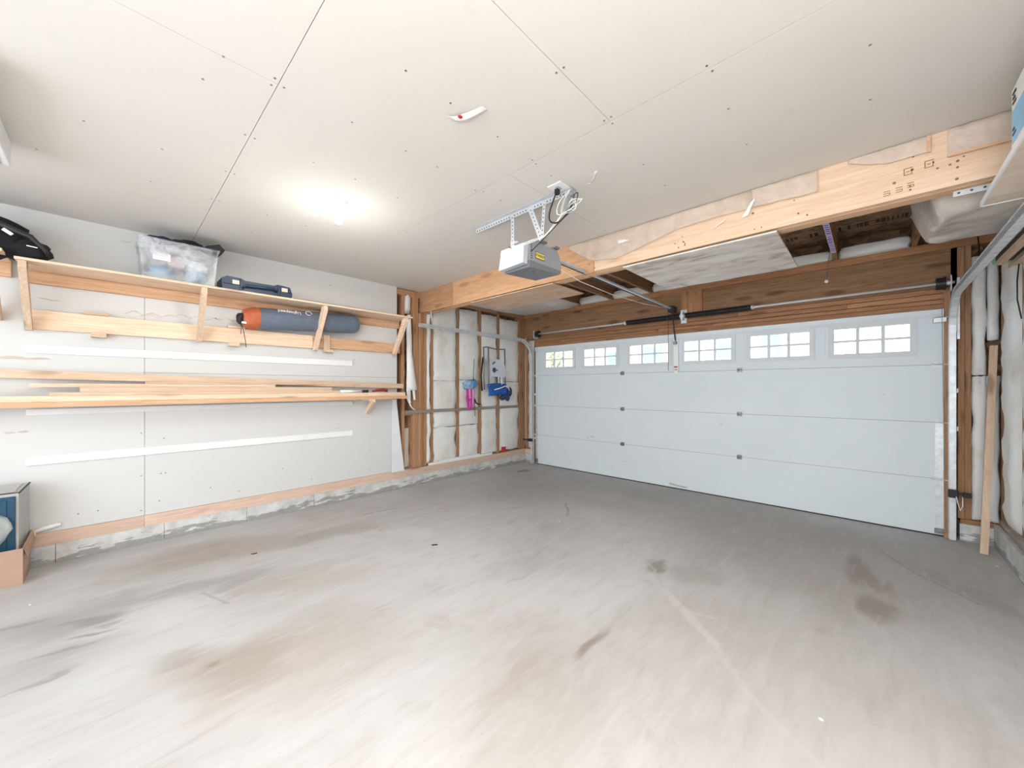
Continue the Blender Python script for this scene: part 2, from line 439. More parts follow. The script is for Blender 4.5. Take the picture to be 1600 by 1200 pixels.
# ------------------------------------------------------------------ mesh builder
class MB:
    def __init__(s): s.v = []; s.f = []
    def add(s, vs, fs):
        o = len(s.v); s.v += [Vector(p) for p in vs]; s.f += [tuple(i + o for i in f) for f in fs]; return s
    def box(s, x0, x1, y0, y1, z0, z1):
        return s.add([(x0, y0, z0), (x1, y0, z0), (x1, y1, z0), (x0, y1, z0), (x0, y0, z1), (x1, y0, z1), (x1, y1, z1), (x0, y1, z1)],
                     [(0, 3, 2, 1), (4, 5, 6, 7), (0, 1, 5, 4), (1, 2, 6, 5), (2, 3, 7, 6), (3, 0, 4, 7)])
    def bbox(s, x0, x1, y0, y1, z0, z1, b=.003):
        bm = bmesh.new(); r = bmesh.ops.create_cube(bm, size=1)
        for v in bm.verts:
            v.co = Vector(((x0 + x1) / 2 + v.co.x * (x1 - x0), (y0 + y1) / 2 + v.co.y * (y1 - y0), (z0 + z1) / 2 + v.co.z * (z1 - z0)))
        b = min(b, (x1 - x0) * .4, (y1 - y0) * .4, (z1 - z0) * .4)
        bmesh.ops.bevel(bm, geom=list(bm.edges), offset=b, segments=1, affect='EDGES')
        return s.frombm(bm)
    def frombm(s, bm):
        bm.verts.index_update(); s.add([v.co.copy() for v in bm.verts], [tuple(v.index for v in f.verts) for f in bm.faces]); bm.free(); return s
    def bar(s, p0, p1, w, h, up=(0, 0, 1), b=0):
        p0 = Vector(p0); p1 = Vector(p1); d = (p1 - p0).normalized(); up = Vector(up)
        sd = d.cross(up).normalized(); u = sd.cross(d).normalized()
        vs = []
        for p in (p0, p1):
            for a, c in ((-1, -1), (1, -1), (1, 1), (-1, 1)): vs.append(p + sd * (a * w / 2) + u * (c * h / 2))
        return s.add(vs, [(0, 1, 2, 3), (4, 7, 6, 5), (0, 4, 5, 1), (1, 5, 6, 2), (2, 6, 7, 3), (3, 7, 4, 0)])
    def tube(s, pts, r, n=8, caps=True):
        pts = [Vector(p) for p in pts]; rr = r if isinstance(r, (list, tuple)) else [r] * len(pts)
        o = len(s.v); up = Vector((0, 0, 1)); prev = None
        for i, p in enumerate(pts):
            d = (pts[min(i + 1, len(pts) - 1)] - pts[max(i - 1, 0)]).normalized()
            if prev is None:
                a = d.cross(up);
                if a.length < .05: a = d.cross(Vector((1, 0, 0)))
            else: a = prev - d * prev.dot(d)
            a.normalize(); prev = a; bb = d.cross(a)
            for k in range(n):
                t = 2 * math.pi * k / n; s.v.append(p + (a * math.cos(t) + bb * math.sin(t)) * rr[i])
        for i in range(len(pts) - 1):
            for k in range(n):
                s.f.append((o + i * n + k, o + i * n + (k + 1) % n, o + (i + 1) * n + (k + 1) % n, o + (i + 1) * n + k))
        if caps:
            s.f.append(tuple(o + k for k in reversed(range(n)))); s.f.append(tuple(o + (len(pts) - 1) * n + k for k in range(n)))
        return s
    def cyl(s, p0, p1, r, n=12): return s.tube([p0, p1], r, n)
    def sphere(s, c, r, n=10, sz=(1, 1, 1), jit=0, seed=0):
        bm = bmesh.new(); bmesh.ops.create_icosphere(bm, subdivisions=3 if jit or n > 10 else 2, radius=1)
        for v in bm.verts:
            q = v.co.copy(); k = 1 + (jit * mnoise.noise(q * 1.9 + Vector((seed, seed * 1.7, 0))) if jit else 0)
            if jit: k += jit * .4 * mnoise.noise(q * 5 + Vector((seed, 0, seed)))
            v.co = Vector(c) + Vector((q.x * sz[0], q.y * sz[1], q.z * sz[2])) * (r * k)
        return s.frombm(bm)
    def grid(s, fn, nu, nv, thick=None):
        o = len(s.v)
        for j in range(nv + 1):
            for i in range(nu + 1): s.v.append(Vector(fn(i / nu, j / nv)))
        for j in range(nv):
            for i in range(nu):
                a = o + j * (nu + 1) + i; s.f.append((a, a + 1, a + nu + 2, a + nu + 1))
        return s
    def poly(s, pts, thick):
        # a planar outline given thickness along vector
        t = Vector(thick); k = len(pts); vs = [Vector(p) for p in pts]; vs += [p + t for p in vs[:k]]
        fs = [tuple(reversed(range(k))), tuple(range(k, 2 * k))] + [(i, (i + 1) % k, (i + 1) % k + k, i + k) for i in range(k)]
        return s.add(vs, fs)
    def build(s, name, mat, parent=None, smooth=False, solid=0, origin=None):
        if parent is None:
            if origin is None:
                xs = [v.x for v in s.v]; ys = [v.y for v in s.v]; zs = [v.z for v in s.v]
                origin = Vector(((min(xs) + max(xs)) / 2, (min(ys) + max(ys)) / 2, min(zs)))
            off = Vector(origin)
        else:
            off = Vector(parent['_w'])
        me = bpy.data.meshes.new(name); me.from_pydata([v - off for v in s.v], [], s.f)
        bm = bmesh.new(); bm.from_mesh(me); bmesh.ops.recalc_face_normals(bm, faces=bm.faces); bm.to_mesh(me); bm.free()
        me.materials.append(mat)
        if smooth:
            for p in me.polygons: p.use_smooth = True
        o = bpy.data.objects.new(name, me); COL.objects.link(o)
        o['_w'] = tuple(off)
        if parent is None: o.location = off
        else: o.parent = parent
        if solid:
            md = o.modifiers.new('thickness', 'SOLIDIFY'); md.thickness = solid; md.offset = 0
        return o


def tag(o, label=None, cat=None, group=None, kind=None):
    if label: o['label'] = label
    if cat: o['category'] = cat
    if group: o['group'] = group
    if kind: o['kind'] = kind
    return o


def empty(name, loc, label=None, cat=None, group=None, kind=None):
    o = bpy.data.objects.new(name, None); COL.objects.link(o); o.location = loc; o['_w'] = tuple(loc)
    o.empty_display_size = .1
    return tag(o, label, cat, group, kind)


def shifted(src, d, parent=None):
    """copy of a part (shared mesh) moved by d inside its parent"""
    c = src.copy(); COL.objects.link(c); c.parent = parent if parent is not None else src.parent
    c.location = Vector(src.location) + Vector(d)
    return c


def text_part(name, body, size, mat, parent, loc, rot, depth=.0006, sx=1):
    cu = bpy.data.curves.new(name + '_curve', 'FONT'); cu.body = body; cu.size = size; cu.extrude = depth
    cu.align_x = 'CENTER'; cu.align_y = 'CENTER'
    t = bpy.data.objects.new(name + '_tmp', cu); COL.objects.link(t)
    dg = bpy.context.evaluated_depsgraph_get(); me = bpy.data.meshes.new_from_object(t.evaluated_get(dg))
    bpy.data.objects.remove(t)
    Mx = Matrix.Translation(Vector(loc) - Vector(parent['_w'])) @ rot.to_4x4() @ Matrix.Diagonal((sx, 1, 1, 1))
    me.transform(Mx); me.materials.clear(); me.materials.append(mat)
    o = bpy.data.objects.new(name, me); COL.objects.link(o); o.parent = parent; o['_w'] = parent['_w']
    return o


XW = -4.73      # drywall face of the left wall
YD = 5.35       # inner face of the garage door
ZC = 2.78       # ceiling
XR = 0.83       # stud face of the right wall
YB = -2.9       # back wall

# ================================================================== SETTING
fl = MB().box(-5.1, 1.2, YB - .2, 5.62, -.12, 0).build('floor', M_FLOOR, origin=(0, 0, 0))
tag(fl, 'stained grey and tan concrete garage floor slab with pale repaired cracks', 'floor', kind='structure')

# ---- ceiling: drywall sheets, joists beyond the beam, subfloor
ce = empty('ceiling', (-2, 1, ZC), 'cream drywall ceiling in large sheets with open joists beyond the beam', 'ceiling', kind='structure')
rows = [(-3.2, -1.975), (-1.972, -.728), (-.725, .5195), (.5225, 1.7745), (1.7775, 3.10)]
cross = [[-2.9, -.4], [-3.5, -1.1], [-1.961], [-.98], [-3.3, -1.70]]
for (y0, y1), cx_ in zip(rows, cross):
    xs = [-4.90] + cx_ + [1.0]
    for a, b_ in zip(xs, xs[1:]):
        MB().box(a + .0012, b_ - .0012, y0, y1, ZC, ZC + .0127).build('drywall_sheet', M_CEIL, ce)
MB().box(-5.0, 1.1, -3.2, 3.2, ZC + .013, ZC + .03).build('backing', M_HOLE, ce)
scr = MB()
sxy = [(-2.96, -.1), (-3.51, -.3), (-2.98, .2), (-2.17, .28), (-3.5, .18), (-1.96, .32), (-1.93, .50), (-1.985, .50), (-1.96, .545), (-2.48, .50), (-2.48, .545), (-2.99, .50), (-2.99, .545), (-3.5, .5), (-3.5, .545), (-2.48, .85), (-1.96, .86), (-1.47, .88), (-1.97, 1.18), (-2.48, 1.11), (-2.5, 1.43), (-1.97, 1.4), (-1.48, 1.13), (-1.49, 1.46), (-1.0, 1.34), (-.96, 1.34), (-1.0, 1.75), (-.96, 1.75), (-.98, 1.8), (-1.49, 1.755), (-1.5, 1.80), (-.51, 1.755), (-.5, 1.80), (-.51, 2.1), (-.51, 2.48), (-1.02, 2.26), (-1.02, 2.6), (-1.98, 1.97), (-2.01, 1.75), (-1.98, 1.80), (-1.51, 1.97), (-3.5, .85), (-4.0, .85), (-3.5, 1.14), (-4.0, 1.14), (0, 2.1), (0, 2.5), (0, 1.755), (0, 1.80), (-1.0, .9), (-.5, 1.2), (-3, 2.1), (-3.5, 2.1), (-4, 1.8), (-3, 1.8), (-3.5, 1.8)]
for x, y in sxy: scr.cyl((x, y, ZC - .0012), (x, y, ZC + .002), .0055, 8)
tag(scr.build('screw_heads', M_DGALV, ce), kind='stuff')
fst = MB()
for x, y, s_ in [(-2.30, .78, 1), (-1.0, 1.94, 1)]:
    pass
for x in (-4.15, -3.53, -2.92, -2.30, -1.70, -1.09, -.47, -.27, .31, .92):
    if x in (-.47,): continue
    MB().box(x - .019, x + .019, 3.12, 5.56, 2.77, 3.0).build('joist', DARKW['Y'], ce)
MB().box(-5.1, 1.2, 3.0, 5.7, 3.005, 3.03).build('subfloor', M_OSB, ce)
MB().box(-5.1, 1.2, 5.50, 5.55, 2.77, 3.004).build('rim_board', M_OSB, ce)
# dark printed marks on the subfloor
st = MB(); random.seed(3)
x = -.86
while x < .30:
    w = random.choice((.012, .02, .03)); h = random.choice((.09, .12, .12))
    if random.random() > .2: st.box(x, x + w, 5.02, 5.02 + h, 3.0025, 3.0045)
    x += w + random.choice((.010, .02, .05))
tag(st.build('stamped_print', M_INK, ce), kind='stuff')
# joist whose underside carries purple print
pj = MB().box(-.2905, -.2495, 4.05, 5.05, 2.7685, 2.7698).build('printed_tape', plain('white_lilac_tape', (.72, .66, .74), .5), ce)
random.seed(5)
pp = MB()
for k in range(17):
    y = 4.08 + k * .056; pp.box(-.286, -.254, y, y + random.uniform(.012, .035), 2.7672, 2.7684)
tag(pp.build('purple_marks', M_PURP, ce), kind='stuff')
# insulation between the joists on the top plate
def lump(x0, x1, y0, y1, z0, z1, seed, mat=None, parent=None, name='insulation_batt'):
    c = Vector(((x0 + x1) / 2, (y0 + y1) / 2, (z0 + z1) / 2)); bm = bmesh.new()
    bmesh.ops.create_cube(bm, size=2); bmesh.ops.subdivide_edges(bm, edges=list(bm.edges), cuts=5, use_grid_fill=True)
    for v in bm.verts:
        q = v.co.copy(); r = q.normalized()
        q = q.lerp(r * 1.15, .35)
        k = 1 + .10 * mnoise.noise(q * 2.2 + Vector((seed, 0, seed)))
        v.co = c + Vector((q.x * (x1 - x0) / 2, q.y * (y1 - y0) / 2, q.z * (z1 - z0) / 2)) * k
    return MB().frombm(bm).build(name, mat or M_BATT, parent, smooth=True)
for i, (a, b_) in enumerate([(-4.13, -3.55), (-3.50, -2.94), (-2.90, -2.32), (-2.28, -1.72), (-1.68, -1.11), (-1.07, -.29), (-.25, .29)]):
    lump(a, b_, 5.30, 5.49, 2.765, 2.875, i * 3.1, parent=ce)

# ---- left wall
wl_ = empty('wall_left', (XW, 1, 0), 'left garage wall of white drywall sheets on a concrete kerb, insulated studs bare near the door', 'wall', kind='structure')
T = .0127
MB().box(XW - T, XW, -1.028, .2005, .252, ZC).build('drywall_sheet', M_WALL, wl_)
MB().box(XW - T, XW, -2.9, -1.031, .252, ZC).build('drywall_sheet', M_WALL, wl_)
MB().box(XW - T, XW, .2035, 2.695, .252, 1.532).build('drywall_sheet', M_WALL, wl_)
MB().box(XW - T, XW, .2035, 2.695, 1.5345, ZC).build('drywall_sheet', M_WALL, wl_)
MB().box(XW - .16, XW - .145, -2.9, 5.5, .15, 3.0).build('sheathing', M_OSB, wl_)
MB().box(XW - T - .012, XW - T - .001, -2.9, 2.69, .26, ZC).build('backing', M_HOLE, wl_)
for y0, y1 in ((-2.9, -.31), (-.307, .33), (.333, .963), (.966, 1.62), (1.623, 5.5)):
    MB().box(-4.90, -4.717, y0, y1, 0, .149).build('foundation_block', M_KERB, wl_)
for y0, y1 in ((-2.9, .198), (.2, 2.83), (2.832, 5.36)):
    MB().box(XW - .14, XW + .006, y0, y1, .149, .25 if y1 < 2.9 else .245).build('bottom_plate', PINKW['Y'], wl_)
MB().box(XW - .14, XW - .015, 2.70, 5.5, 2.69, 2.768).build('top_plate', STUD['Y'], wl_)
xs0, xs1 = XW - .14, XW - .013
for y0, y1 in ((2.775, 2.82), (3.255, 3.298), (3.745, 3.79), (4.215, 4.26), (4.64, 4.69)):
    MB().box(xs0, xs1, y0, y1, .252, 2.688).build('stud', STUD['Z'], wl_)
MB().box(xs0, xs1 + .01, 5.21, 5.36, .252, 2.688).build('corner_post', DARKW['Z'], wl_)
for k in range(5):
    y0 = 2.950 + k * .0465
    MB().box(xs0, xs1 + (.012, .0, .008, -.012, .004)[k], y0, y0 + .0425, .252, 2.765 if k < 2 else 2.472).build('stud', STUD['Z'], wl_)
MB().box(XW - .0125, XW + .022, 2.822, 5.24, 1.028, 1.072).build('horizontal_rail', GREYW['Y'], wl_)
MB().box(xs0, xs1, 2.825, 2.95, 1.0, 1.04).build('blocking', STUD['Y'], wl_)


def batt(parent, o, u, v, nrm, w, h, bulge, seed, jit=.012, depth=.06, ex=.55):
    """pillow-like poly faced batt with wavy edges, with a back so it is solid"""
    o = Vector(o); u = Vector(u); v = Vector(v); nrm = Vector(nrm)
    nu = 10; nv = max(6, int(h / .045))
    def f(s, t):
        e0 = jit * mnoise.noise(Vector((seed, t * h * 5, 0))) * 2; e1 = jit * mnoise.noise(Vector((seed + 9, t * h * 5, 3))) * 2
        ss = e0 + s * (w - e0 + e1)
        p = (4 * s * (1 - s)) ** ex * (min(1, 14 * t * (1 - t)) ** .5)
        nz = mnoise.noise(Vector((s * w * 7 + seed, t * h * 5, seed))) * .3 + mnoise.noise(Vector((s * w * 2, t * h * 16 + seed, seed))) * .15
        return o + u * ss + v * (t * h + .012 * mnoise.noise(Vector((s * 4, seed, t)))) + nrm * (bulge * p * (1 + nz))
    m = MB().grid(f, nu, nv)
    # side skirts to the back
    rim = [(i / nu, 0) for i in range(nu)] + [(1, j / nv) for j in range(nv)] + [(1 - i / nu, 1) for i in range(nu)] + [(0, 1 - j / nv) for j in range(nv)]
    fr = [f(s, t) for s, t in rim]; bk = [p - nrm * depth for p in fr]; k = len(fr)
    m.add(fr + bk, [(i, (i + 1) % k, (i + 1) % k + k, i + k) for i in range(k)] + [tuple(range(k, 2 * k))])
    return m.build('insulation_batt', M_BATT, parent, smooth=True)


yb = [(2.83, 2.948), (3.182, 3.255), (3.298, 3.745), (3.79, 4.215), (4.26, 4.64), (4.69, 5.205)]
for i, (y0, y1) in enumerate(yb):
    if i == 0:
        batt(wl_, (XW - .075, y0, 2.45), (0, 1, 0), (0, 0, 1), (1, 0, 0), y1 - y0, .30, .07, 1.3)
        batt(wl_, (XW - .12, y0, .26), (0, 1, 0), (0, 0, 1), (1, 0, 0), y1 - y0, .55, .02, 1.9)
        continue
    splits = {1: [.27, 1.03, 2.68], 2: [.26, .79, 1.50, 2.68], 3: [.26, .79, 1.52, 2.66], 4: [.27, 2.64], 5: [.27, 1.50, 2.62]}[i]
    for a, b_ in zip(splits, splits[1:]):
        batt(wl_, (XW - .035, y0 + .004, a + .004), (0, 1, 0), (0, 0, 1), (1, 0, 0), y1 - y0 - .006, b_ - a - .006, .035, i * 2.7 + a, jit=.022, ex=.35)
batt(wl_, (XW - .035, 5.37, .3), (0, 1, 0), (0, 0, 1), (1, 0, 0), .07, 2.3, .03, 8)
# torn paper and old fixings on the drywall
sw = MB()
for y, z in [(.18, .99), (.18, .61), (.33, .93), (.31, .61), (.34, .61), (.3, .36), (-.19, .36), (-.08, .36), (.18, .3), (.67, .41), (1.81, 2.63), (2.31, .58), (.7, 1.2), (1.2, 1.25), (1.3, .5), (1.9, .9), (2.5, 2.2), (2.1, 1.75), (.9, .33), (1.6, .33), (2.3, .33)]:
    sw.cyl((XW - .002, y, z), (XW + .0012, y, z), .006, 8)
tag(sw.build('screw_holes', M_DGALV, wl_), kind='stuff')
tp = MB(); random.seed(11)
def torn(y0, y1, z0, amp, seed):
    n_ = max(4, int((y1 - y0) / .03)); top = []; bot = []
    for k in range(n_ + 1):
        y = y0 + (y1 - y0) * k / n_; w = amp * (0.25 + abs(mnoise.noise(Vector((y * 14, seed, 0)))) * 1.2) * (1 if 0 < k < n_ else .1)
        z = z0 + .03 * mnoise.noise(Vector((y * 8, seed, 4)))
        top.append((XW, y, z + w)); bot.append((XW, y, z - w * .6))
    tp.poly(top + bot[::-1], (.0025, 0, 0))
for a in [(.05, .12, 2.68, .03, 6),
          (-.75, -.33, 1.625, .030, 9), (-.56, -.50, 1.05, .010, 10), (-.50, -.44, 1.06, .020, 11), (-.40, -.27, 2.10, .020, 12)]:
    torn(*a)
def wavy(y0, y1, z0, amp, seed, th=.006):
    n_ = int((y1 - y0) / .012); top = []; bot = []
    for k in range(n_ + 1):
        y = y0 + (y1 - y0) * k / n_; z = z0 + amp * math.sin(y * 52 + seed) + amp * .8 * mnoise.noise(Vector((y * 17, seed, 0)))
        w = th * (.25 + abs(mnoise.noise(Vector((y * 30, seed, 9)))) * 1.6)
        top.append((XW, y, z + w)); bot.append((XW, y, z - w))
    for a, b_, c, d in zip(top, top[1:], bot[1:], bot): tp.poly([a, b_, c, d], (.002, 0, 0))
wavy(.08, .40, 2.06, .012, 1); wavy(.16, .32, 2.045, .008, 2, .004); wavy(.40, .72, 2.075, .012, 3); wavy(.60, .90, 2.085, .010, 4); wavy(1.0, 1.35, 1.915, .014, 5, .003)
tag(tp.build('torn_paper', M_BROWNPAPER, wl_), kind='stuff')

# ---- front wall with header over the door
wf = empty('wall_front', (-1.95, 5.37, 0), 'front garage wall around the door: dark header beam, stacked boards, studs and insulation', 'wall', kind='structure')
YF = 5.37
MB().box(-4.86, .83, YF - .012, 5.5, 2.692, 2.768).build('top_plate', DARKW2['X'], wf)
MB().box(-4.86, .62, YF, 5.5, 2.335, 2.69).build('header_beam', DARKW['X'], wf)
MB().box(-1.865, -1.61, YF - .03, YF - .001, 2.375, 2.69).build('centre_block', DARKW2['Z'], wf)
for z0, z1, segs in ((2.285, 2.330, [(-4.47, -1.2), (-1.198, .55)]), (2.232, 2.278, [(-4.47, -2.9), (-2.898, -.56), (-.558, -.18), (-.178, .50)]), (2.140, 2.182, [(-4.47, -.9), (-.897, .50)]), (2.188, 2.226, [(-4.47, -2.2), (-2.197, .50)])):
    for a, b_ in segs:
        d = {2.285: .004, 2.232: .012, 2.188: .003, 2.140: .018}[z0]
        MB().box(a, b_, YF - .005 - d, YF + .09, z0, z1).build('header_board', DARKW2['X'], wf)
MB().box(-4.90, -4.47, 5.44, 5.46, .15, 2.33).build('sheathing', M_OSB, wf)
MB().box(-4.505, -4.467, YF - .01, 5.43, 0, 2.33).build('jamb_board', DARKW2['Z'], wf)
MB().box(-4.72, -4.68, YF, 5.44, .25, 2.33).build('stud', STUD['Z'], wf)
batt(wf, (-4.675, YF + .03, .27), (1, 0, 0), (0, 0, 1), (0, -1, 0), .165, 2.0, .03, 31)
MB().box(-4.72, -4.505, YF - .02, 5.5, 0, .149).build('foundation_block', M_KERB, wf)
MB().box(-4.72, -4.505, YF - .02, 5.44, .150, .245).build('bottom_plate', PINKW['X'], wf)
# right of the door
MB().box(.500, .538, YF - .04, 5.5, 0.0, 2.28).build('jamb_board', STUD['Z'], wf)
MB().box(.545, .583, YF, 5.5, .16, 2.69).build('stud', DARKW['Z'], wf)
MB().box(.588, .626, YF - .006, 5.5, .195, 2.69).build('stud', STUD['Z'], wf)
MB().box(.629, .667, YF - .002, 5.5, .195, 2.69).build('stud', STUD['Z'], wf)
MB().box(.50, .98, 5.49, 5.505, 0, 3.0).build('sheathing', M_OSB, wf)
MB().box(.595, .98, YF - .04, 5.5, 0, .155).build('foundation_block', M_KERB, wf)
MB().box(.60, .84, YF - .03, 5.49, .156, .194).build('bottom_plate', STUD['X'], wf)
batt(wf, (.672, YF + .022, .20), (1, 0, 0), (0, 0, 1), (0, -1, 0), .088, 1.30, .030, 41, ex=.22, jit=.008)
batt(wf, (.672, YF + .020, 1.51), (1, 0, 0), (0, 0, 1), (0, -1, 0), .084, 1.08, .040, 42, ex=.22, jit=.008)
batt(wf, (.760, YF + .022, .20), (1, 0, 0), (0, 0, 1), (0, -1, 0), .072, 1.30, .025, 43, ex=.22, jit=.006)
batt(wf, (.762, YF + .020, 1.82), (1, 0, 0), (0, 0, 1), (0, -1, 0), .066, .83, .03, 44, ex=.22, jit=.006)

# ---- right wall
wr = empty('wall_right', (XR, 1, 0), 'right garage wall of bare studs and white insulation on a concrete kerb', 'wall', kind='structure')
MB().box(.79, 1.0, YB, 5.325, 0, .195).build('foundation_block', M_KERB, wr)
MB().box(XR - .012, .97, YB, 5.32, .1955, .233).build('bottom_plate', GREYW['Y'], wr)
MB().box(XR, .97, YB, 5.36, 2.69, 2.768).build('top_plate', STUD['Y'], wr)
MB().box(.97, .985, YB, 5.5, .15, 3.0).build('sheathing', M_OSB, wr)
MB().box(XR - .005, .965, 5.15, 5.30, .235, 2.688).build('corner_post', STUD['Z'], wr)
y = 4.66
ys = [4.66, 4.20, 3.80, 3.40, 3.0, 2.6, 2.2, 1.8, 1.4, 1.0, .6, .2, -.2, -.6, -1.0, -1.4, -1.8, -2.2, -2.6]
prev = 5.148
for i, y in enumerate(ys):
    MB().box(XR, .965, y, y + .038, .235, 2.688).build('stud', STUD['Z'], wr)
    batt(wr, (XR + .02, y + .04, .24), (0, 1, 0), (0, 0, 1), (-1, 0, 0), prev - y - .042, 2.43, .05 if i else .07, 50 + i * 1.7, jit=.012)
    prev = y

# ---- back wall (behind the camera) with one wide opening added to let light in
wb = empty('wall_back', (-2, YB, 0), 'back garage wall of white drywall behind the camera', 'wall', kind='structure')
for a, b_, z0, z1 in ((-4.9, -3.6, 0, ZC), (.2, 1.0, 0, ZC), (-3.6, .2, 2.72, ZC), (-3.6, .2, 0, .38)):
    MB().box(a, b_, YB - .1, YB, z0, z1).build('drywall_sheet', M_WALL, wb)

# ================================================================== GARAGE DOOR
dr = empty('door_1', (-1.97, YD, 0), 'white sectional double garage door with a row of six small-paned windows', 'garage door', kind='structure')
DX0, DX1 = -4.463, .505
zs = [0.012, .536, 1.069, 1.613, 2.130]
wc = [-3.93, -3.13, -2.335, -1.55, -.775, .0]
GW, GH = .285, .135   # half glazing sizes
for i in range(4):
    z0, z1 = zs[i] + .0015, zs[i + 1] - .0015
    m = MB()
    if i < 3:
        h = (z1 - z0) / 3; g = .010
        # ribbed face: three shallow bands with proud ridges
        for k in range(3):
            m.box(DX0, DX1, YD, YD + .045, z0 + k * h + (g if k else 0), z0 + (k + 1) * h - (0))
            if k: m.box(DX0, DX1, YD + .004, YD + .045, z0 + k * h, z0 + k * h + g)
    else:
        zc0, zc1 = 1.885 - GH, 1.885 + GH
        m.box(DX0, DX1, YD, YD + .045, z0, zc0); m.box(DX0, DX1, YD, YD + .045, zc1, z1)
        xs = [DX0] + [q for c in wc for q in (c - GW, c + GW)] + [DX1]
        for a, b_ in zip(xs[::2], xs[1::2]): m.box(a, b_, YD, YD + .045, zc0, zc1)
    m.build('door_section', M_DOORP, dr)
for z in zs[1:4]: MB().box(DX0, DX1, YD + .006, YD + .040, z - .0014, z + .0014).build('section_seal', M_SEAL, dr)
MB().box(DX0, DX1, YD - .02, YD - .0005, 2.088, 2.132).build('top_strut', M_DOORP, dr)
MB().box(DX0, DX1, YD - .02, YD - .0185, 2.06, 2.088).build('strut_flange', M_DOORF, dr)
MB().box(DX0, DX1, YD + .008, YD + .04, 0.0, .013).build('bottom_seal', M_SEAL, dr)
for wi, c in enumerate(wc):
    zc0, zc1 = 1.885 - GH, 1.885 + GH
    fr = MB()
    t = .045
    fr.box(c - GW - t, c + GW + t, YD - .012, YD - .001, zc1 - .004, zc1 + t); fr.box(c - GW - t, c + GW + t, YD - .012, YD - .001, zc0 - t, zc0 + .004)
    fr.box(c - GW - t, c - GW + .004, YD - .012, YD - .001, zc0 + .004, zc1 - .004); fr.box(c + GW - .004, c + GW + t, YD - .012, YD - .001, zc0 + .004, zc1 - .004)
    w3 = 2 * GW / 3
    for k in (1, 2): fr.box(c - GW + k * w3 - .014, c - GW + k * w3 + .014, YD - .010, YD + .02, zc0 + .004, zc1 - .004)
    fr.box(c - GW + .004, c + GW - .004, YD - .009, YD + .019, 1.885 - .011, 1.885 + .011)
    W = fr.build('window_frame', M_DOORF, dr)
    for k in range(3):
        for j in range(2):
            x0 = c - GW + k * w3 + (.014 if k else .004); x1 = c - GW + (k + 1) * w3 - (.014 if k < 2 else .004)
            z0 = zc0 + .004 if j == 0 else 1.897; z1 = 1.873 if j == 0 else zc1 - .004
            MB().box(x0, x1, YD + .003, YD + .006, z0, z1).build('pane', M_GLASS, W)
# faint raised stamped frame on sheet between the windows
for c in (-3.53, -2.73, -1.16, -.39):
    MB().box(c - .035, c + .035, YD - .004, YD - .0005, 1.72, 2.05).build('stile', M_DOORP, dr)
# hinges
def hinge(x, z, w=.05):
    m = MB()
    m.box(x - w / 2, x + w / 2, YD - .006, YD - .0005, z - .028, z - .008); m.box(x - w / 2, x + w / 2, YD - .006, YD - .0005, z + .008, z + .028)
    m.box(x - w / 2, x - w / 2 + .008, YD - .03, YD - .006, z - .02, z + .02); m.box(x + w / 2 - .008, x + w / 2, YD - .03, YD - .006, z - .02, z + .02)
    m.cyl((x - w / 2, YD - .018, z), (x + w / 2, YD - .018, z), .008, 8)
    return m.build('hinge', M_DGALV, dr)
for x in (-2.74, -1.176):
    for z in zs[1:4]: hinge(x, z)
# end stiles and roller brackets
for i in range(4):
    for (xa, xb) in ((.445, .503), (DX0 + .002, DX0 + .045)):
        MB().box(xa, xb, YD - .003, YD - .0005, zs[i] + .004, zs[i + 1] - .004 if i < 3 else 2.085).build('end_stile', M_GALV if i < 2 else M_DOORP, dr)
def rbracket(x, z, s):
    m = MB(); m.box(x - .055, x + .012, YD - .012, YD - .0035, z - .016, z + .016)
    m.box(x - .055, x + .02, YD - .045, YD - .012, z + .008, z + .012)
    m.cyl((x - .05, YD - .03, z), (x + s * .075, YD - .03, z), .0055, 8)
    m.cyl((x + s * .05, YD - .03, z), (x + s * .07, YD - .03, z), .018, 12)
    return m.build('roller_bracket', M_GALV, dr)
for z in (zs[1], zs[2], zs[3]): rbracket(.478, z, 1); rbracket(-4.425, z, -1)
m = MB().bbox(.43, .515, YD - .06, YD - .004, 2.005, 2.05, .004); m.cyl((.44, YD - .045, 2.05), (.55, YD - .045, 2.05), .006, 8)
m.build('top_roller_bracket', M_GALV, dr)
m = MB().bbox(.44, .50, YD - .03, YD - .004, .03, .075, .004); m.cyl((.44, YD - .03, .06), (.55, YD - .03, .06), .006, 8); m.build('bottom_bracket', M_DGALV, dr)
MB().bbox(-4.46, -4.40, YD - .03, YD - .004, .03, .10, .004).build('bottom_bracket', M_DGALV, dr)
m = MB().poly([(-2.04, YD - .004, .045), (-1.80, YD - .004, .03), (-1.80, YD - .004, .055), (-1.93, YD - .004, .058), (-2.03, YD - .004, .075)], (0, .003, 0))
m.build('scuffed_patch', plain('bare_grey_patch', (.50, .50, .51), .6), dr)
smu = MB()
for x, z, rx, rz in ((-3.27, .60, .035, .022), (-3.36, .58, .02, .012), (-2.72, .27, .03, .006), (-1.38, .93, .02, .008), (.1, 1.33, .01, .008)):
    smu.add([(x + rx * math.cos(t * .628), YD - .0008, z + rz * math.sin(t * .628)) for t in range(10)], [tuple(range(10))])
tag(smu.build('smudges', plain('grey_smudge', (.62, .64, .62), .7), dr), kind='stuff')
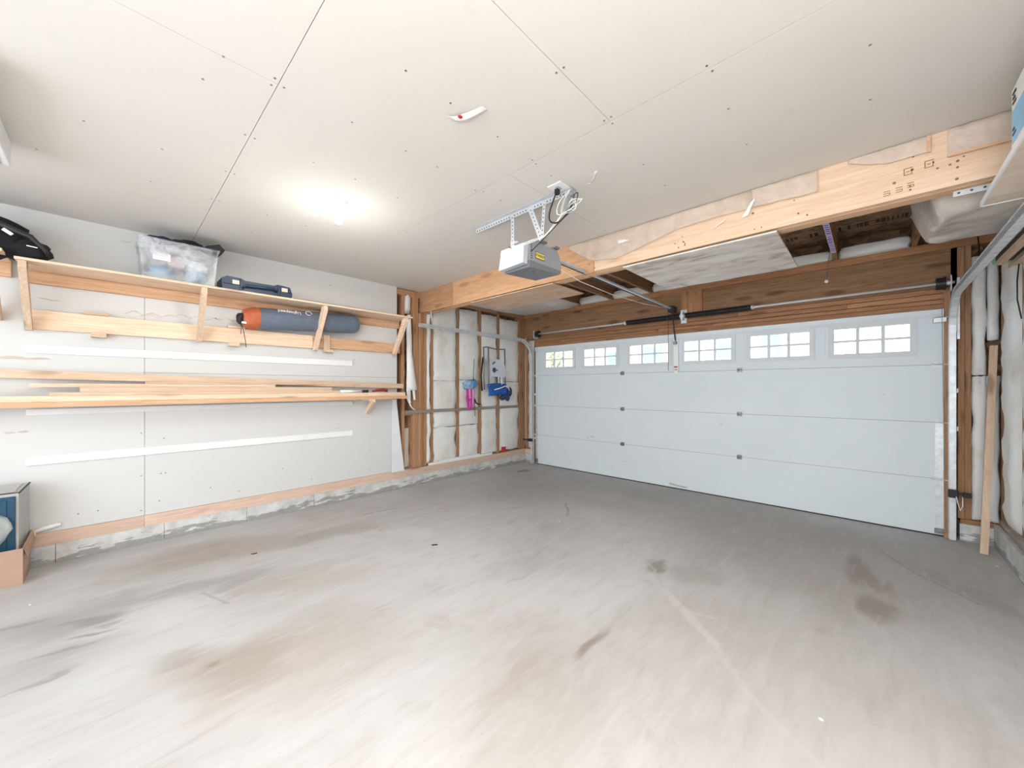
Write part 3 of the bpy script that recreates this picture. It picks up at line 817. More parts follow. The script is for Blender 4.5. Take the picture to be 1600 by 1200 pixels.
# opener arm plate on the top section
ap = MB().box(-1.985, -1.905, YD - .008, YD - .0005, 1.60, 2.07)
ap.box(-1.985, -1.979, YD - .03, YD - .008, 1.60, 2.07).box(-1.911, -1.905, YD - .03, YD - .008, 1.60, 2.07)
ap = ap.build('arm_bracket', M_WHITE, dr)
MB().bbox(-1.965, -1.925, YD - .05, YD - .01, 1.99, 2.03).build('bracket_knob', M_DGALV, ap)
MB().box(-1.972, -1.918, YD - .0105, YD - .0085, 1.62, 1.665).build('sticker', plain('cream_sticker', (.80, .68, .60), .6), ap)
MB().box(-1.968, -1.922, YD - .0115, YD - .0107, 1.672, 1.690).build('red_mark', M_DRED, ap)
MB().box(-1.96, -1.93, YD - .0115, YD - .0107, 1.64, 1.647).build('dark_mark', M_INK, ap)

# ================================================================== BEAM
bmr = empty('ceiling_beam', (-2.1, 3.15, 2.475), 'long orange laminated wooden beam hanging below the ceiling across the garage', 'beam')
for xa, xb, m_ in ((-4.87, -3.991, FIR_L), (-3.989, -1.867, FIR_M), (-1.865, .96, FIR_R)):  # front boards, their tones carry the painted light falloff
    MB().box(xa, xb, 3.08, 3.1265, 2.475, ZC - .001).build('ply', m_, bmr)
for k in (1, 2):
    MB().box(-4.77, .96, 3.08 + k * .048, 3.08 + k * .048 + .0465, 2.475 - (.004 if k == 1 else 0), ZC - .001).build('ply', FIR['X'], bmr)
nl = MB(); random.seed(9)
for x0, n_ in ((-3.99, 3), (-1.87, 6), (-1.1, 6), (-.55, 4), (-.35, 3), (.15, 6), (.30, 7)):
    for k in range(n_):
        nl.cyl((x0 + random.uniform(-.05, .05), 3.0785, random.uniform(2.50, 2.74)), (x0, 3.081, 2.6), .001, 3) if False else None
        x = x0 + random.uniform(-.06, .06); z = random.uniform(2.50, 2.70); nl.cyl((x, 3.0785, z), (x, 3.081, z), random.uniform(.004, .008), 8)
tag(nl.build('nail_holes', plain('rusty_nail', (.30, .15, .07), .7), bmr), kind='stuff')
st = MB()
for x, z in ((.155, 2.615), (.235, 2.625)):
    st.box(x - .018, x + .018, 3.0785, 3.0799, z + .016, z + .020).box(x - .018, x + .018, 3.0785, 3.0799, z - .02, z - .016).box(x - .018, x - .013, 3.0785, 3.0799, z - .016, z + .016).box(x + .012, x + .016, 3.0785, 3.0799, z - .016, z + .01).box(x - .008, x + .006, 3.0785, 3.0799, z - .003, z + .002)
for x, z in ((.07, 2.52), (.12, 2.525), (.165, 2.535)):
    st.box(x - .014, x + .014, 3.0785, 3.0799, z + .010, z + .014).box(x - .014, x + .014, 3.0785, 3.0799, z - .002, z + .002).box(x + .010, x + .014, 3.0785, 3.0799, z - .012, z - .002).box(x - .014, x + .010, 3.0785, 3.0799, z - .014, z - .010)
tag(st.build('grade_stamp', plain('brown_stamp_ink', (.42, .22, .12), .8), bmr), kind='stuff')
for x in (-3.99, -1.866):
    MB().box(x, x + .004, 3.078, 3.0797, 2.476, 2.777).build('ply_joint', DARKW['X'], bmr)

# vapour barrier film hanging from the ceiling edge over the beam face
def film(name, x0, x1, zt, drops, label, seed, y=3.066, mat=None):
    n_ = len(drops) - 1
    def f(s, t):
        k = s * n_; i = min(int(k), n_ - 1); d = drops[i] + (drops[i + 1] - drops[i]) * (k - i)
        z = zt - d * t
        return (x0 + (x1 - x0) * s, y + .006 * mnoise.noise(Vector((s * 9, t * 3, seed))) - .004 * t, z)
    o = MB().grid(f, 30, 6).build(name, mat or M_POLY, None, smooth=True, solid=.0012)
    return tag(o, label, 'plastic sheet', 'torn vapour barrier films on the ceiling beam')
M_FILM1 = poly_mat('peach_poly_film', (.86, .72, .60), .42, .35)
film('plastic_film', -2.15, -.60, 2.776, [.02, .20, .24, .19, .13, .12, .13], 'torn clear film over the beam face behind the opener motor', 1, mat=M_FILM1)
film('plastic_film', -.60, -.24, 2.776, [.12, .13, .13, .14, .14], 'square flap of clear film on the beam right of the opener', 2, mat=M_FILM1)
film('plastic_film', -.10, .238, 2.776, [.02, .06, .09, .09, .09], 'narrow strip of clear film with a brown hem on the right beam end', 3, mat=M_FILM1)
film('plastic_film', .30, .60, 2.776, [.145, .15, .155, .16], 'wide clear film flap at the far right end of the beam', 4, mat=M_FILM1)
hem = MB().box(.225, .238, 3.056, 3.060, 2.68, 2.77).build('film_hem', FIR['X']); tag(hem, 'thin brown wooden lath edging the film strip on the beam', 'lath')
hem = MB().bar((.30, 3.056, 2.632), (.62, 3.056, 2.628), .004, .016).build('film_lath', FIR['X']); tag(hem, 'thin wooden lath holding down the film at the beam right end', 'lath')
def scrap(name, pts, label, mat=M_TAPEW):
    c = sum((Vector(p) for p in pts), Vector()) / len(pts)
    m = MB().poly(pts, (0, .002, 0)); o = m.build(name, mat); return tag(o, label, 'tape scrap')
scrap('plastic_scrap', [(-.66, 3.045, 2.59), (-.62, 3.05, 2.60), (-.585, 3.05, 2.68), (-.575, 3.055, 2.71), (-.60, 3.05, 2.69), (-.63, 3.05, 2.64)], 'bright white curl of film on the beam, largest of them')
scrap('plastic_scrap', [(-.86, 3.045, 2.56), (-.80, 3.05, 2.60), (-.74, 3.055, 2.625), (-.78, 3.05, 2.60)], 'thin white curl of film on the beam left of the big curl')
scrap('plastic_scrap', [(-1.60, 3.045, 2.655), (-1.50, 3.05, 2.66), (-1.54, 3.05, 2.68), (-1.61, 3.05, 2.69)], 'small white scrap on the beam right of the opener motor')

# plywood panels fixed under the joist bay
p1 = MB().box(-3.62, -2.345, 3.082, 3.65, 2.452, 2.464).build('plywood_panel', M_PLYB)
tag(p1, 'small plain tan plywood panel under the joists at the left of the beam', 'plywood')
p2 = MB().box(-1.575, -.458, 3.082, 4.10, 2.448, 2.460).build('plywood_panel', M_PLYW)
tag(p2, 'whitish weathered plywood panel with grey blotches under the joists', 'plywood')

# poly wrapped insulation bags
def sag(name, x0, x1, y0, y1, zt, dep, seed, label, mat=M_POLYBAG):
    def f(s, t):
        e = min(1, 9 * s * (1 - s) + .02) ** .6 * min(1, 9 * t * (1 - t) + .02) ** .6
        nz = mnoise.noise(Vector((s * 2 + seed, t * 2, 0))) * .22 + mnoise.noise(Vector((s * 4 + seed, t * 11, 2))) * .07
        return (x0 + (x1 - x0) * s + .02 * mnoise.noise(Vector((t * 5, seed, 1))), y0 + (y1 - y0) * t + .03 * mnoise.noise(Vector((s * 5, seed, 6))), zt - dep * e * (1 + nz))
    m = MB().grid(f, 26, 26)
    rim = [(i / 26, 0) for i in range(26)] + [(1, j / 26) for j in range(26)] + [(1 - i / 26, 1) for i in range(26)] + [(0, 1 - j / 26) for j in range(26)]
    fr = [Vector(f(s, t)) for s, t in rim]; tp_ = [Vector((p.x, p.y, zt)) for p in fr]; k = len(fr)
    m.add(fr + tp_, [(i, (i + 1) % k, (i + 1) % k + k, i + k) for i in range(k)] + [tuple(range(k, 2 * k))])
    o = m.build(name, mat, None, smooth=True); return tag(o, label, 'insulation')
sag('sagging_insulation', -4.62, -3.45, 3.45, 5.28, 2.765, .10, 2.2, 'sagging brownish film-wrapped insulation in the corner above the left track', M_POLYBAG)
b1 = sag('hanging_insulation', .23, .82, 3.25, 4.42, 2.765, .30, 5.5, 'bulging milky film bag of insulation hanging in the right corner', M_POLYBAG)

# angle iron on the beam underside
a = MB().box(.33, .72, 3.165, 3.169, 2.44, 2.4745).box(.33, .72, 3.165, 3.20, 2.471, 2.4745)
for k in range(6): pass
ai = a.build('angle_iron', M_PERF, None); tag(ai, 'short galvanised angle iron fixed under the right end of the beam', 'bracket')
h = MB()
for k in range(8): h.cyl((.35 + k * .045, 3.164, 2.457), (.35 + k * .045, 3.1655, 2.457), .006, 8)
tag(h.build('bolt_holes', M_HOLE, ai), kind='stuff')

# pull cord with ball
pc = empty('pull_cord', (-.325, 5.05, 2.49), 'thin pull cord with a small white ball hanging from the printed joist', 'cord')
MB().tube([(-.30, 5.05, 2.768), (-.315, 5.05, 2.68), (-.325, 5.05, 2.50)], .0022, 6).build('cord', M_DGALV, pc)
MB().sphere((-.325, 5.05, 2.49), .018).build('ball', M_BALL, pc, smooth=True)

# ================================================================== TORSION SHAFT
ts = empty('torsion_spring_shaft', (-1.95, 5.27, 2.35), 'steel torsion shaft with black spring on brackets over the garage door', 'door spring')
MB().cyl((-4.40, 5.28, 2.36), (.56, 5.28, 2.36), .0125, 10).build('shaft', M_SHAFT, ts, smooth=True)
def coil(x0, x1, name):
    m = MB(); n_ = int((x1 - x0) / .012); pts = []
    for i in range(n_ * 8 + 1):
        t = i / 8 * 2 * math.pi; pts.append((x0 + (x1 - x0) * i / (n_ * 8), 5.28 + .030 * math.cos(t), 2.36 + .030 * math.sin(t)))
    m.tube(pts, .0055, 5); return m.build(name, M_BLACK, ts, smooth=True)
coil(-2.64, -1.87, 'spring'); coil(-1.80, -1.04, 'spring')
m = MB().box(-1.845, -1.825, 5.24, 5.345, 2.30, 2.42).box(-1.875, -1.80, 5.335, 5.345, 2.27, 2.45); m.cyl((-1.86, 5.28, 2.36), (-1.81, 5.28, 2.36), .036, 14); m.build('centre_bracket', M_GALV, ts)
for x in (-2.66, -1.03): MB().cyl((x - .02, 5.28, 2.36), (x + .02, 5.28, 2.36), .026, 12).build('winding_cone', M_GALV, ts, smooth=True)
for x, s in ((.475, 1), (-4.36, -1)):
    MB().cyl((x - .03, 5.28, 2.36), (x + .02, 5.28, 2.36), .055, 16).cyl((x + .02, 5.28, 2.36), (x + .03, 5.28, 2.36), .062, 16).build('cable_drum', M_BLACK, ts)
    MB().box(x + s * .06 - .004, x + s * .06 + .004, 5.235, 5.35, 2.28, 2.42).cyl((x + s * .05 - .02, 5.28, 2.36), (x + s * .05 + .02, 5.28, 2.36), .022, 12).build('end_bracket', M_GALV, ts)
    MB().tube([(x + s * .005, 5.275, 2.31), (x + s * .03, 5.28, .06)], .002, 5).build('lift_cable', M_DGALV, ts)

# ================================================================== TRACKS
def track(x, s, label):
    t = empty('door_track', (x, 5.27, 0), label, 'door track')
    r = .33; zt = 2.235; w = .05
    path = [(x, 5.285, .01), (x, 5.285, zt - r)] + [(x, 5.285 - r + r * math.cos(a * math.pi / 16), zt - r + r * math.sin(a * math.pi / 16)) for a in range(1, 9)]
    path += [(x, 2.90 if s < 0 else 1.2, zt + .02)]
    def prof(path, offs, wd):
        m = MB(); n_ = len(path); rows_ = []
        for i, p in enumerate(path):
            p = Vector(p); d = (Vector(path[min(i + 1, n_ - 1)]) - Vector(path[max(i - 1, 0)])).normalized()
            nn = Vector((0, -d.z, d.y)) * -1
            rows_.append((p, nn))
        for (u0, u1, h0, h1) in offs:
            vs = []
            for p, nn in rows_:
                for u, h in ((u0, h0), (u1, h0), (u1, h1), (u0, h1)): vs.append(p + Vector((u * s, 0, 0)) + nn * h)
            fs = []
            for i in range(n_ - 1):
                for k in range(4): fs.append((i * 4 + k, i * 4 + (k + 1) % 4, (i + 1) * 4 + (k + 1) % 4, (i + 1) * 4 + k))
            fs += [(0, 1, 2, 3), ((n_ - 1) * 4 + 3, (n_ - 1) * 4 + 2, (n_ - 1) * 4 + 1, (n_ - 1) * 4)]
            m.add(vs, fs)
        return m
    k0 = 2
    prof(path[:2], [(.022, .025, -.025, .025), (-.02, .025, .022, .025), (-.02, .025, -.025, -.022), (-.022, -.018, .012, .025)], w).build('vertical_track', M_GALV, t)
    prof(path[1:], [(.022, .025, -.025, .025), (-.02, .025, .022, .025), (-.02, .025, -.025, -.022), (-.022, -.018, .012, .025)], w).build('curved_track', M_GALV, t)
    # reinforcing angle on the horizontal run
    y1 = 2.90 if s < 0 else 1.2
    MB().box(x + .026 * s - .002, x + .026 * s + .002, y1, 4.75, zt + .01, zt + .05).build('reinforcing_angle', M_GALV, t)
    return t
tl = track(-4.49, -1, 'left galvanised door track curving back along the insulated wall')
for z in (.45, 1.25): MB().box(-4.515, -4.46, 5.31, 5.355, z, z + .04).build('jamb_bracket', M_GALV, tl)
MB().bar((-4.50, 3.16, 2.27), (-4.50, 3.16, 2.474), .003, .03).bar((-4.50, 3.13, 2.27), (-4.50, 2.95 + .14, 2.474), .003, .03).build('hanger', M_GALV, tl)
MB().bbox(-4.53, -4.45, 5.20, 5.25, .42, .47).box(-4.66, -4.53, 5.22, 5.235, .43, .455).build('safety_sensor', M_BLACK, tl)
tr = track(.545, 1, 'right galvanised door track rising and curving back towards the camera')
MB().box(.575, .592, 5.29, 5.362, 1.84, 2.40).build('flag_bracket', M_GALV, tr)
for z in (1.0, 1.35): MB().box(.55, .585, 5.31, 5.33, z, z + .04).build('jamb_bracket', M_GALV, tr)
MB().bbox(.515, .575, 5.20, 5.25, .405, .475).box(.575, .64, 5.205, 5.225, .43, .455).bbox(.60, .65, 5.19, 5.235, .42, .46).build('safety_sensor', M_BLACK, tr)
MB().tube([(.56, 5.20, .42), (.57, 5.19, .36), (.585, 5.2, .30), (.60, 5.22, .34), (.60, 5.22, .42)], .003, 6).build('sensor_wire', M_WHITE, tr)
MB().bar((.575, 3.2, 2.26), (.575, 3.2, 2.47), .003, .03).build('hanger', M_GALV, tr)

# ================================================================== OPENER
op = empty('garage_door_opener', (-1.93, 2.3, 2.31), 'grey garage door opener motor hanging from perforated steel straps under the ceiling', 'door opener')
hs = MB()
# body: lower skirt angled
pr = [(2.125, 2.345), (2.515, 2.345), (2.515, 2.425), (2.46, 2.50), (2.19, 2.50), (2.125, 2.465)]
x0, x1 = -2.08, -1.83
hs.poly([(x1, y, z) for y, z in pr], (x0 - x1, 0, 0))
body = hs.build('housing', M_OPG, op)
pb = [(2.125, 2.344), (2.515, 2.344), (2.50, 2.315), (2.12, 2.290)]
bs = MB().poly([(x1 + .004, y, z) for y, z in pb], (x0 - x1 - .008, 0, 0)).build('base_cover', M_OPD, op)
MB().cyl((-1.90, 2.25, 2.29), (-1.90, 2.25, 2.306), .012, 12).build('light_socket', M_DGALV, bs)
ln = MB(); ln.poly([(-2.09, 2.06, 2.30), (-1.84, 2.06, 2.312), (-1.84, 2.075, 2.462), (-2.08, 2.075, 2.458)], (0, .049, 0)).build('light_lens', M_LENS, op)
for k in range(7): MB().box(-1.8295, -1.828, 2.135, 2.155, 2.36 + k * .016, 2.366 + k * .016).build('vent_slot', M_HOLE, body)
lb = MB().bbox(-1.8295, -1.8275, 2.188, 2.300, 2.372, 2.424, .0008).build('brand_label', M_BLACK, body)
MB().box(-1.8274, -1.8264, 2.192, 2.296, 2.377, 2.419).build('label_face', M_YEL, body)
RX = Matrix(((0, 0, 1), (1, 0, 0), (0, 1, 0)))  # text x->world y, text y->world z, normal +x
text_part('lettering', 'STANLEY', .026, M_BLACK, body, (-1.8255, 2.244, 2.398), RX)
for y in (2.27, 2.43): MB().bbox(-1.90, -1.80, y - .03, y + .03, 2.500, 2.516).build('mounting_tab', M_DGALV, op)
# ceiling angle with holes
ang = MB().box(-2.50, -1.49, 2.185, 2.188, 2.742, 2.779).box(-2.50, -1.49, 2.150, 2.185, 2.7765, 2.7795).build('ceiling_angle', M_PERF, op)
h = MB()
for k in range(34): h.cyl((-2.48 + k * .0295, 2.183, 2.757), (-2.48 + k * .0295, 2.1855, 2.757), .0055, 8)
tag(h.build('angle_holes', M_HOLE, ang), kind='stuff')
def strap(p0, p1, w=.032):
    o = MB().bar(p0, p1, .003, w, up=(1, 0, 0)).build('hanging_strap', M_PERF, op)
    p0 = Vector(p0); p1 = Vector(p1); n_ = int((p1 - p0).length / .03); h = MB()
    for k in range(1, n_):
        p = p0.lerp(p1, k / n_); h.cyl((p.x, p.y - .003, p.z), (p.x, p.y + .001, p.z), .005, 8)
    tag(h.build('strap_holes', M_HOLE, o), kind='stuff')
strap((-2.06, 2.182, 2.77), (-2.055, 2.182, 2.47)); strap((-1.835, 2.182, 2.77), (-1.73, 2.182, 2.49), .036) if False else None
strap((-1.88, 2.181, 2.77), (-1.775, 2.195, 2.50), .042); strap((-1.735, 2.182, 2.77), (-1.765, 2.188, 2.50), .028)
MB().bar((-1.84, 2.20, 2.505), (-1.74, 2.20, 2.505), .03, .004).build('strap_foot', M_PERF, op)
# rail (T bar pair) towards the door
MB().bar((-1.95, 2.50, 2.496), (-1.96, 5.24, 2.466), .028, .018).build('rail', M_PERF, op)
MB().bar((-1.975, 2.50, 2.484), (-1.975, 5.22, 2.454), .006, .008).build('drive_chain', M_BLACK, op)
MB().bbox(-1.995, -1.915, 5.17, 5.30, 2.42, 2.50, .008).build('header_pulley', M_BLACK, op)
MB().tube([(-1.90, 2.50, 2.41), (-1.90, 2.9, 2.355), (-1.91, 3.5, 2.345), (-1.93, 4.3, 2.38), (-1.94, 5.0, 2.44)], .003, 6).build('drooping_wire', M_WHITE, op, smooth=True)
MB().tube([(-1.945, 5.20, 2.44), (-1.945, 5.27, 2.20), (-1.945, 5.325, 2.04)], .009, 8).build('door_arm', M_BLACK, op)
MB().tube([(-1.985, 5.18, 2.42), (-1.99, 5.19, 2.2), (-1.99, 5.19, 1.63)], .003, 6).build('release_cord', M_BLACK, op)
# cables
def wire(pts, r, mat, name):
    P_ = [Vector(p) for p in pts]; out = []
    for i in range(len(P_) - 1):
        a, b_, c, d = P_[max(i - 1, 0)], P_[i], P_[i + 1], P_[min(i + 2, len(P_) - 1)]
        for k in range(6):
            t = k / 6; out.append(.5 * ((2 * b_) + (c - a) * t + (2 * a - 5 * b_ + 4 * c - d) * t * t + (3 * b_ - a - 3 * c + d) * t ** 3))
    out.append(P_[-1]); return MB().tube(out, r, 6).build(name, mat, op, smooth=True)
wire([(-1.575, 2.12, 2.762), (-1.60, 2.11, 2.70), (-1.635, 2.11, 2.62), (-1.625, 2.11, 2.56), (-1.57, 2.12, 2.54), (-1.52, 2.13, 2.57), (-1.47, 2.14, 2.63), (-1.45, 2.14, 2.70)], .0055, M_BLACK, 'power_cord')
MB().bbox(-1.59, -1.56, 2.105, 2.135, 2.735, 2.772).build('plug', M_BLACK, op)
wire([(-1.48, 2.14, 2.69), (-1.42, 2.14, 2.70), (-1.46, 2.15, 2.62), (-1.55, 2.14, 2.56), (-1.64, 2.15, 2.52), (-1.77, 2.14, 2.44), (-1.84, 2.13, 2.41), (-1.95, 2.08, 2.44), (-2.0, 2.08, 2.47)], .0035, M_BLACK, 'power_cord')
random.seed(31)
for k in range(4):
    q = lambda a: random.uniform(-a, a)
    wire([(-1.50, 2.17, 2.765), (-1.54 + q(.03), 2.13, 2.68), (-1.56 + q(.02), 2.13, 2.60), (-1.47 + q(.03), 2.12, 2.585 + q(.02)), (-1.40 + q(.03), 2.12, 2.62 + q(.03)), (-1.44 + q(.03), 2.12, 2.645 + q(.02)), (-1.53, 2.13, 2.60), (-1.62 + q(.01), 2.14, 2.54 + q(.01)), (-1.72 + q(.015), 2.15, 2.50 + q(.015)), (-1.77 + q(.01), 2.10, 2.46 + q(.015)), (-1.90, 2.05, 2.44 + q(.02)), (-2.0, 2.10, 2.50 + q(.02)), (-1.96, 2.14, 2.515)], .0016, M_WHITE, 'signal_wire')
for k in range(4):
    d = k * .009
    wire([(-1.52 + d, 2.12, 2.60), (-1.48 + d, 2.12, 2.68 + d), (-1.45 + d, 2.12, 2.74 - d), (-1.46 + d, 2.13, 2.66), (-1.51, 2.13, 2.60)], .0018, M_DGALV, 'wire_coil')

# ceiling outlet
co = empty('ceiling_outlet', (-1.56, 2.12, 2.775), 'white square ceiling outlet plate above the opener bracket', 'outlet')
MB().bbox(-1.615, -1.50, 2.055, 2.17, 2.772, 2.7795).build('cover_plate', M_WHITE, co)
MB().box(-1.575, -1.545, 2.09, 2.135, 2.7695, 2.7715).build('socket', M_GREYP, co)

# ================================================================== CEILING LAMP
la = empty('ceiling_lamp', (-2.93, 1.17, 2.71), 'lit white round ceiling lamp with three bright adjustable heads', 'ceiling lamp')
MB().cyl((-2.90, 1.14, 2.755), (-2.90, 1.14, 2.779), .085, 28).cyl((-2.90, 1.14, 2.72), (-2.90, 1.14, 2.755), .05, 24).build('base', M_WHITE, la)
for (x, y, ang) in ((-3.00, 1.045, 0), (-2.83, 1.235, 1), (-3.03, 1.22, 2)):
    c = Vector((x, y, 2.705)); d = (c - Vector((-2.90, 1.14, 2.705))).normalized()
    MB().cyl(Vector((-2.90, 1.14, 2.735)) + d * .03, c + Vector((0, 0, .02)), .009, 8).build('arm', M_WHITE, la)
    b_ = MB().sphere(c, .032, sz=(1.1, 1.1, .8)).build('bulb', M_BULB, la, smooth=True)
    hl = lamp('ceiling_lamp_head_light', 'SPOT', c + Vector((0, 0, -.045)), 4.0, .045, color=(1, .97, .93))
    lamp('ceiling_lamp_head_glow', 'POINT', c + Vector((0, 0, -.34)), 1.0, .04, color=(1, .97, .93))
    hl.data.spot_size = math.radians(179); hl.data.spot_blend = .08

# ================================================================== WALL SHELF
sh = empty('wall_shelf', (XW, 1.12, 1.85), 'long pale pine shelf on diagonal brackets along the left wall', 'shelf')
MB().bbox(XW + .001, -4.335, -.47, 2.70, 2.300, 2.318, .001).build('shelf_board', PINE['Y'], sh)
MB().bbox(XW + .001, XW + .039, -.45, 2.71, 2.205, 2.2985, .002).build('upper_rail', FIR['Y'], sh)
lr = MB().bbox(XW + .001, XW + .039, -.45, 1.60, 1.852, 2.0, .002).build('lower_rail', PINE['Y'], sh)
MB().bbox(XW + .001, XW + .039, 1.602, 2.72, 1.865, 1.995, .002).build('lower_rail', FIR['Y'], sh)
def diag(y, zt, zb, w=.038, m=None):
    # bracket cut square with the wall and the shelf
    d = .045
    pts = [(-4.345, y, zt), (-4.345, y, zt - .05), (-4.645, y, zb), (XW + .04, y, zb), (XW + .04, y, zb + .03), (-4.42, y, zt)]
    return MB().poly(pts, (0, w, 0)).build('bracket', m or PINE['Z'], sh)
diag(-.455, 2.298, 1.835); diag(.555, 2.298, 1.835); diag(1.60, 2.298, 1.83); diag(2.60, 2.298, 1.83, m=PINE['X'])
for y0 in (-.16, .80):
    MB().poly([(XW + .001, y0, 2.001), (XW + .055, y0, 2.001), (XW + .055, y0 + .14, 2.001), (XW + .001, y0 + .14, 2.001), (XW + .001, y0, 2.02)][:4], (0, 0, .022)).build('wedge_block', PINE['Y'], sh)
for y0 in (-.12, .80, 1.72):
    MB().bbox(XW + .001, XW + .10, y0, y0 + .09, 1.815, 1.850, .002).build('peg_block', PINE['Y'], sh)
MB().bbox(XW + .04, XW + .075, 1.71, 1.78, 1.83, 2.02, .003).build('peg_block', PINE['Z'], sh)

sh2 = empty('wall_shelf', (XW, -.9, 2.1), 'end of a second wooden shelf cut off at the left edge of the photo', 'shelf')
MB().bbox(XW + .001, -4.335, -1.75, -.52, 2.34, 2.358, .001).build('shelf_board', PINE['Y'], sh2)
MB().bbox(XW + .001, XW + .039, -1.75, -.52, 2.23, 2.34, .002).build('upper_rail', FIR['Y'], sh2)
MB().poly([(-4.345, -.60, 2.338), (-4.345, -.60, 2.29), (-4.645, -.60, 1.9), (XW + .001, -.60, 1.9), (XW + .001, -.60, 1.93), (-4.42, -.60, 2.338)], (0, .038, 0)).build('bracket', PINE['Z'], sh2)

# black padded bag on the shelf end
bg = empty('black_bag', (-4.50, -.50, 2.32), 'black padded bag with straps lying on the left end of the shelf', 'bag')
lumpb = MB().sphere((-4.53, -.62, 2.475), .20, sz=(.75, 1.0, .75), jit=.28, seed=3).build('bag_body', M_BLACKF, bg, smooth=True)
MB().sphere((-4.50, -.42, 2.40), .115, sz=(.9, .95, .72), jit=.3, seed=6).build('bag_pocket', M_BLACKF, bg, smooth=True)
MB().tube([(-4.42, -.72, 2.57), (-4.38, -.55, 2.54), (-4.38, -.40, 2.48), (-4.40, -.335, 2.40), (-4.42, -.33, 2.36)], [.018, .02, .018, .012, .01], 8).build('strap', M_BLACK, bg, smooth=True)
MB().bar((-4.37, -.52, 2.50), (-4.37, -.48, 2.47), .012, .02).build('buckle', M_WHITE, bg); MB().bar((-4.385, -.42, 2.415), (-4.385, -.37, 2.41), .006, .006).build('reflective_stripe', M_WHITE, bg)

# clear storage bin with clothes
def cyl_path(c, r): return None
bn = empty('storage_bin', (-4.53, .41, 2.318), 'clear plastic storage bin full of clothes on the long pine shelf', 'storage bin')
bx0, bx1, by0, by1, bz0, bz1 = -4.705, -4.365, .175, .645, 2.3185, 2.640
def loop(z, g): return [(bx0 - g * .5, by0 - g, z), (bx1 + g, by0 - g, z), (bx1 + g, by1 + g, z), (bx0 - g * .5, by1 + g, z)]
A = loop(bz0, 0); B = loop(bz1, .028)
m = MB().add(A + B, [(0, 1, 2, 3), (0, 1, 5, 4), (1, 2, 6, 5), (2, 3, 7, 6), (3, 0, 4, 7)])
m.build('bin_body', M_BIN, bn, solid=.003)
m = MB()
r_ = loop(bz1, .030)
for a, b_ in zip(r_, r_[1:] + r_[:1]): m.bar(a, b_, .014, .018)
m.build('rim', M_BIN, bn)
r_ = loop(bz1 - .05, .026); m = MB()
for a, b_ in zip(r_, r_[1:] + r_[:1]): m.bar(a, b_, .006, .006)
m.build('rib', M_BIN, bn)
MB().box(-4.3520, -4.3500, .235, .345, 2.475, 2.535).build('paper_label', M_WHITE, bn)
def cloth(c, r, sz, mat, seed, label, name='folded_cloth', grp=True):
    o = MB().sphere(c, r, sz=sz, jit=.35, seed=seed).build(name, mat, None, smooth=True)
    return tag(o, label, 'clothing', 'clothes packed in the clear bin' if grp else None)
cloth((-4.52, .29, 2.402), .075, (1.45, 1.15, .9), M_BCLOTH, 1, 'blue cloth low in the left half of the clear bin')
cloth((-4.52, .53, 2.402), .075, (1.45, 1.1, .85), M_BCLOTH, 9, 'blue cloth low in the right half of the clear bin')
cloth((-4.50, .40, 2.505), .062, (1.5, 1.0, .85), M_PCLOTH, 3, 'pink cloth bunched in the middle of the clear bin')
cloth((-4.53, .28, 2.565), .065, (1.5, 1.2, .8), M_VCLOTH, 4, 'greyish violet cloth near the top left of the clear bin')
cloth((-4.51, .54, 2.49), .068, (1.6, 1.2, .8), M_LCLOTH, 5, 'white cloth in the right half of the clear bin')
cloth((-4.50, .39, 2.605), .05, (1.8, 1.8, .55), M_LCLOTH, 12, 'white cloth on top of the clothes inside the clear bin')
cloth((-4.48, .30, 2.678), .045, (1.6, 2.2, .62), plain('dark_purple_cloth', (.035, .02, .07), .9), 7, 'dark purple cloth heaped over the bin rim', 'purple_cloth', False)
cloth((-4.46, .47, 2.680), .055, (1.3, 2.1, .62), M_BLACKF, 8, 'black garment draped over the top of the clear bin', 'black_garment', False)
o = MB().poly([(-4.42, .605, 2.655), (-4.42, .70, 2.64), (-4.42, .735, 2.69), (-4.42, .69, 2.735), (-4.42, .60, 2.70), (-4.42, .57, 2.675)], (-.14, 0, 0)).build('black_case', M_BLACK)
tag(o, 'small angular black case perched on the right rim of the bin', 'case')

# navy tool case
tc = empty('tool_case', (-4.47, .99, 2.318), 'navy plastic power tool case with cream latches lying on the shelf', 'tool case')
prf = [(.705, 2.322), (1.285, 2.322), (1.292, 2.36), (1.27, 2.432), (1.16, 2.442), (1.12, 2.425), (.88, 2.425), (.85, 2.442), (.74, 2.445), (.70, 2.42)]
MB().poly([(-4.37, y, z) for y, z in prf], (-.24, 0, 0)).build('case_body', M_NAVY, tc)
MB().bbox(-4.372, -4.362, .71, 1.28, 2.372, 2.378, .001).build('seam', M_BLACK, tc)
MB().tube([(-4.36, .86, 2.35), (-4.335, .88, 2.375), (-4.335, 1.12, 2.385), (-4.36, 1.14, 2.365)], .014, 8).build('handle', M_NAVY, tc, smooth=True)
for y in (.78, 1.19): MB().bbox(-4.369, -4.355, y, y + .055, 2.375, 2.415).build('latch', M_LATCH, tc)
for y in (.84, 1.155): MB().bbox(-4.369, -4.358, y, y + .02, 2.325, 2.435).build('reinforcing_rib', M_NAVY, tc)

rod = MB().bar((-4.40, 1.31, 2.329), (-4.40, 2.25, 2.325), .028, .014).build('dark_bar', M_DGALV); tag(rod, 'long thin dark metal bar lying on the shelf right of the tool case', 'bar')

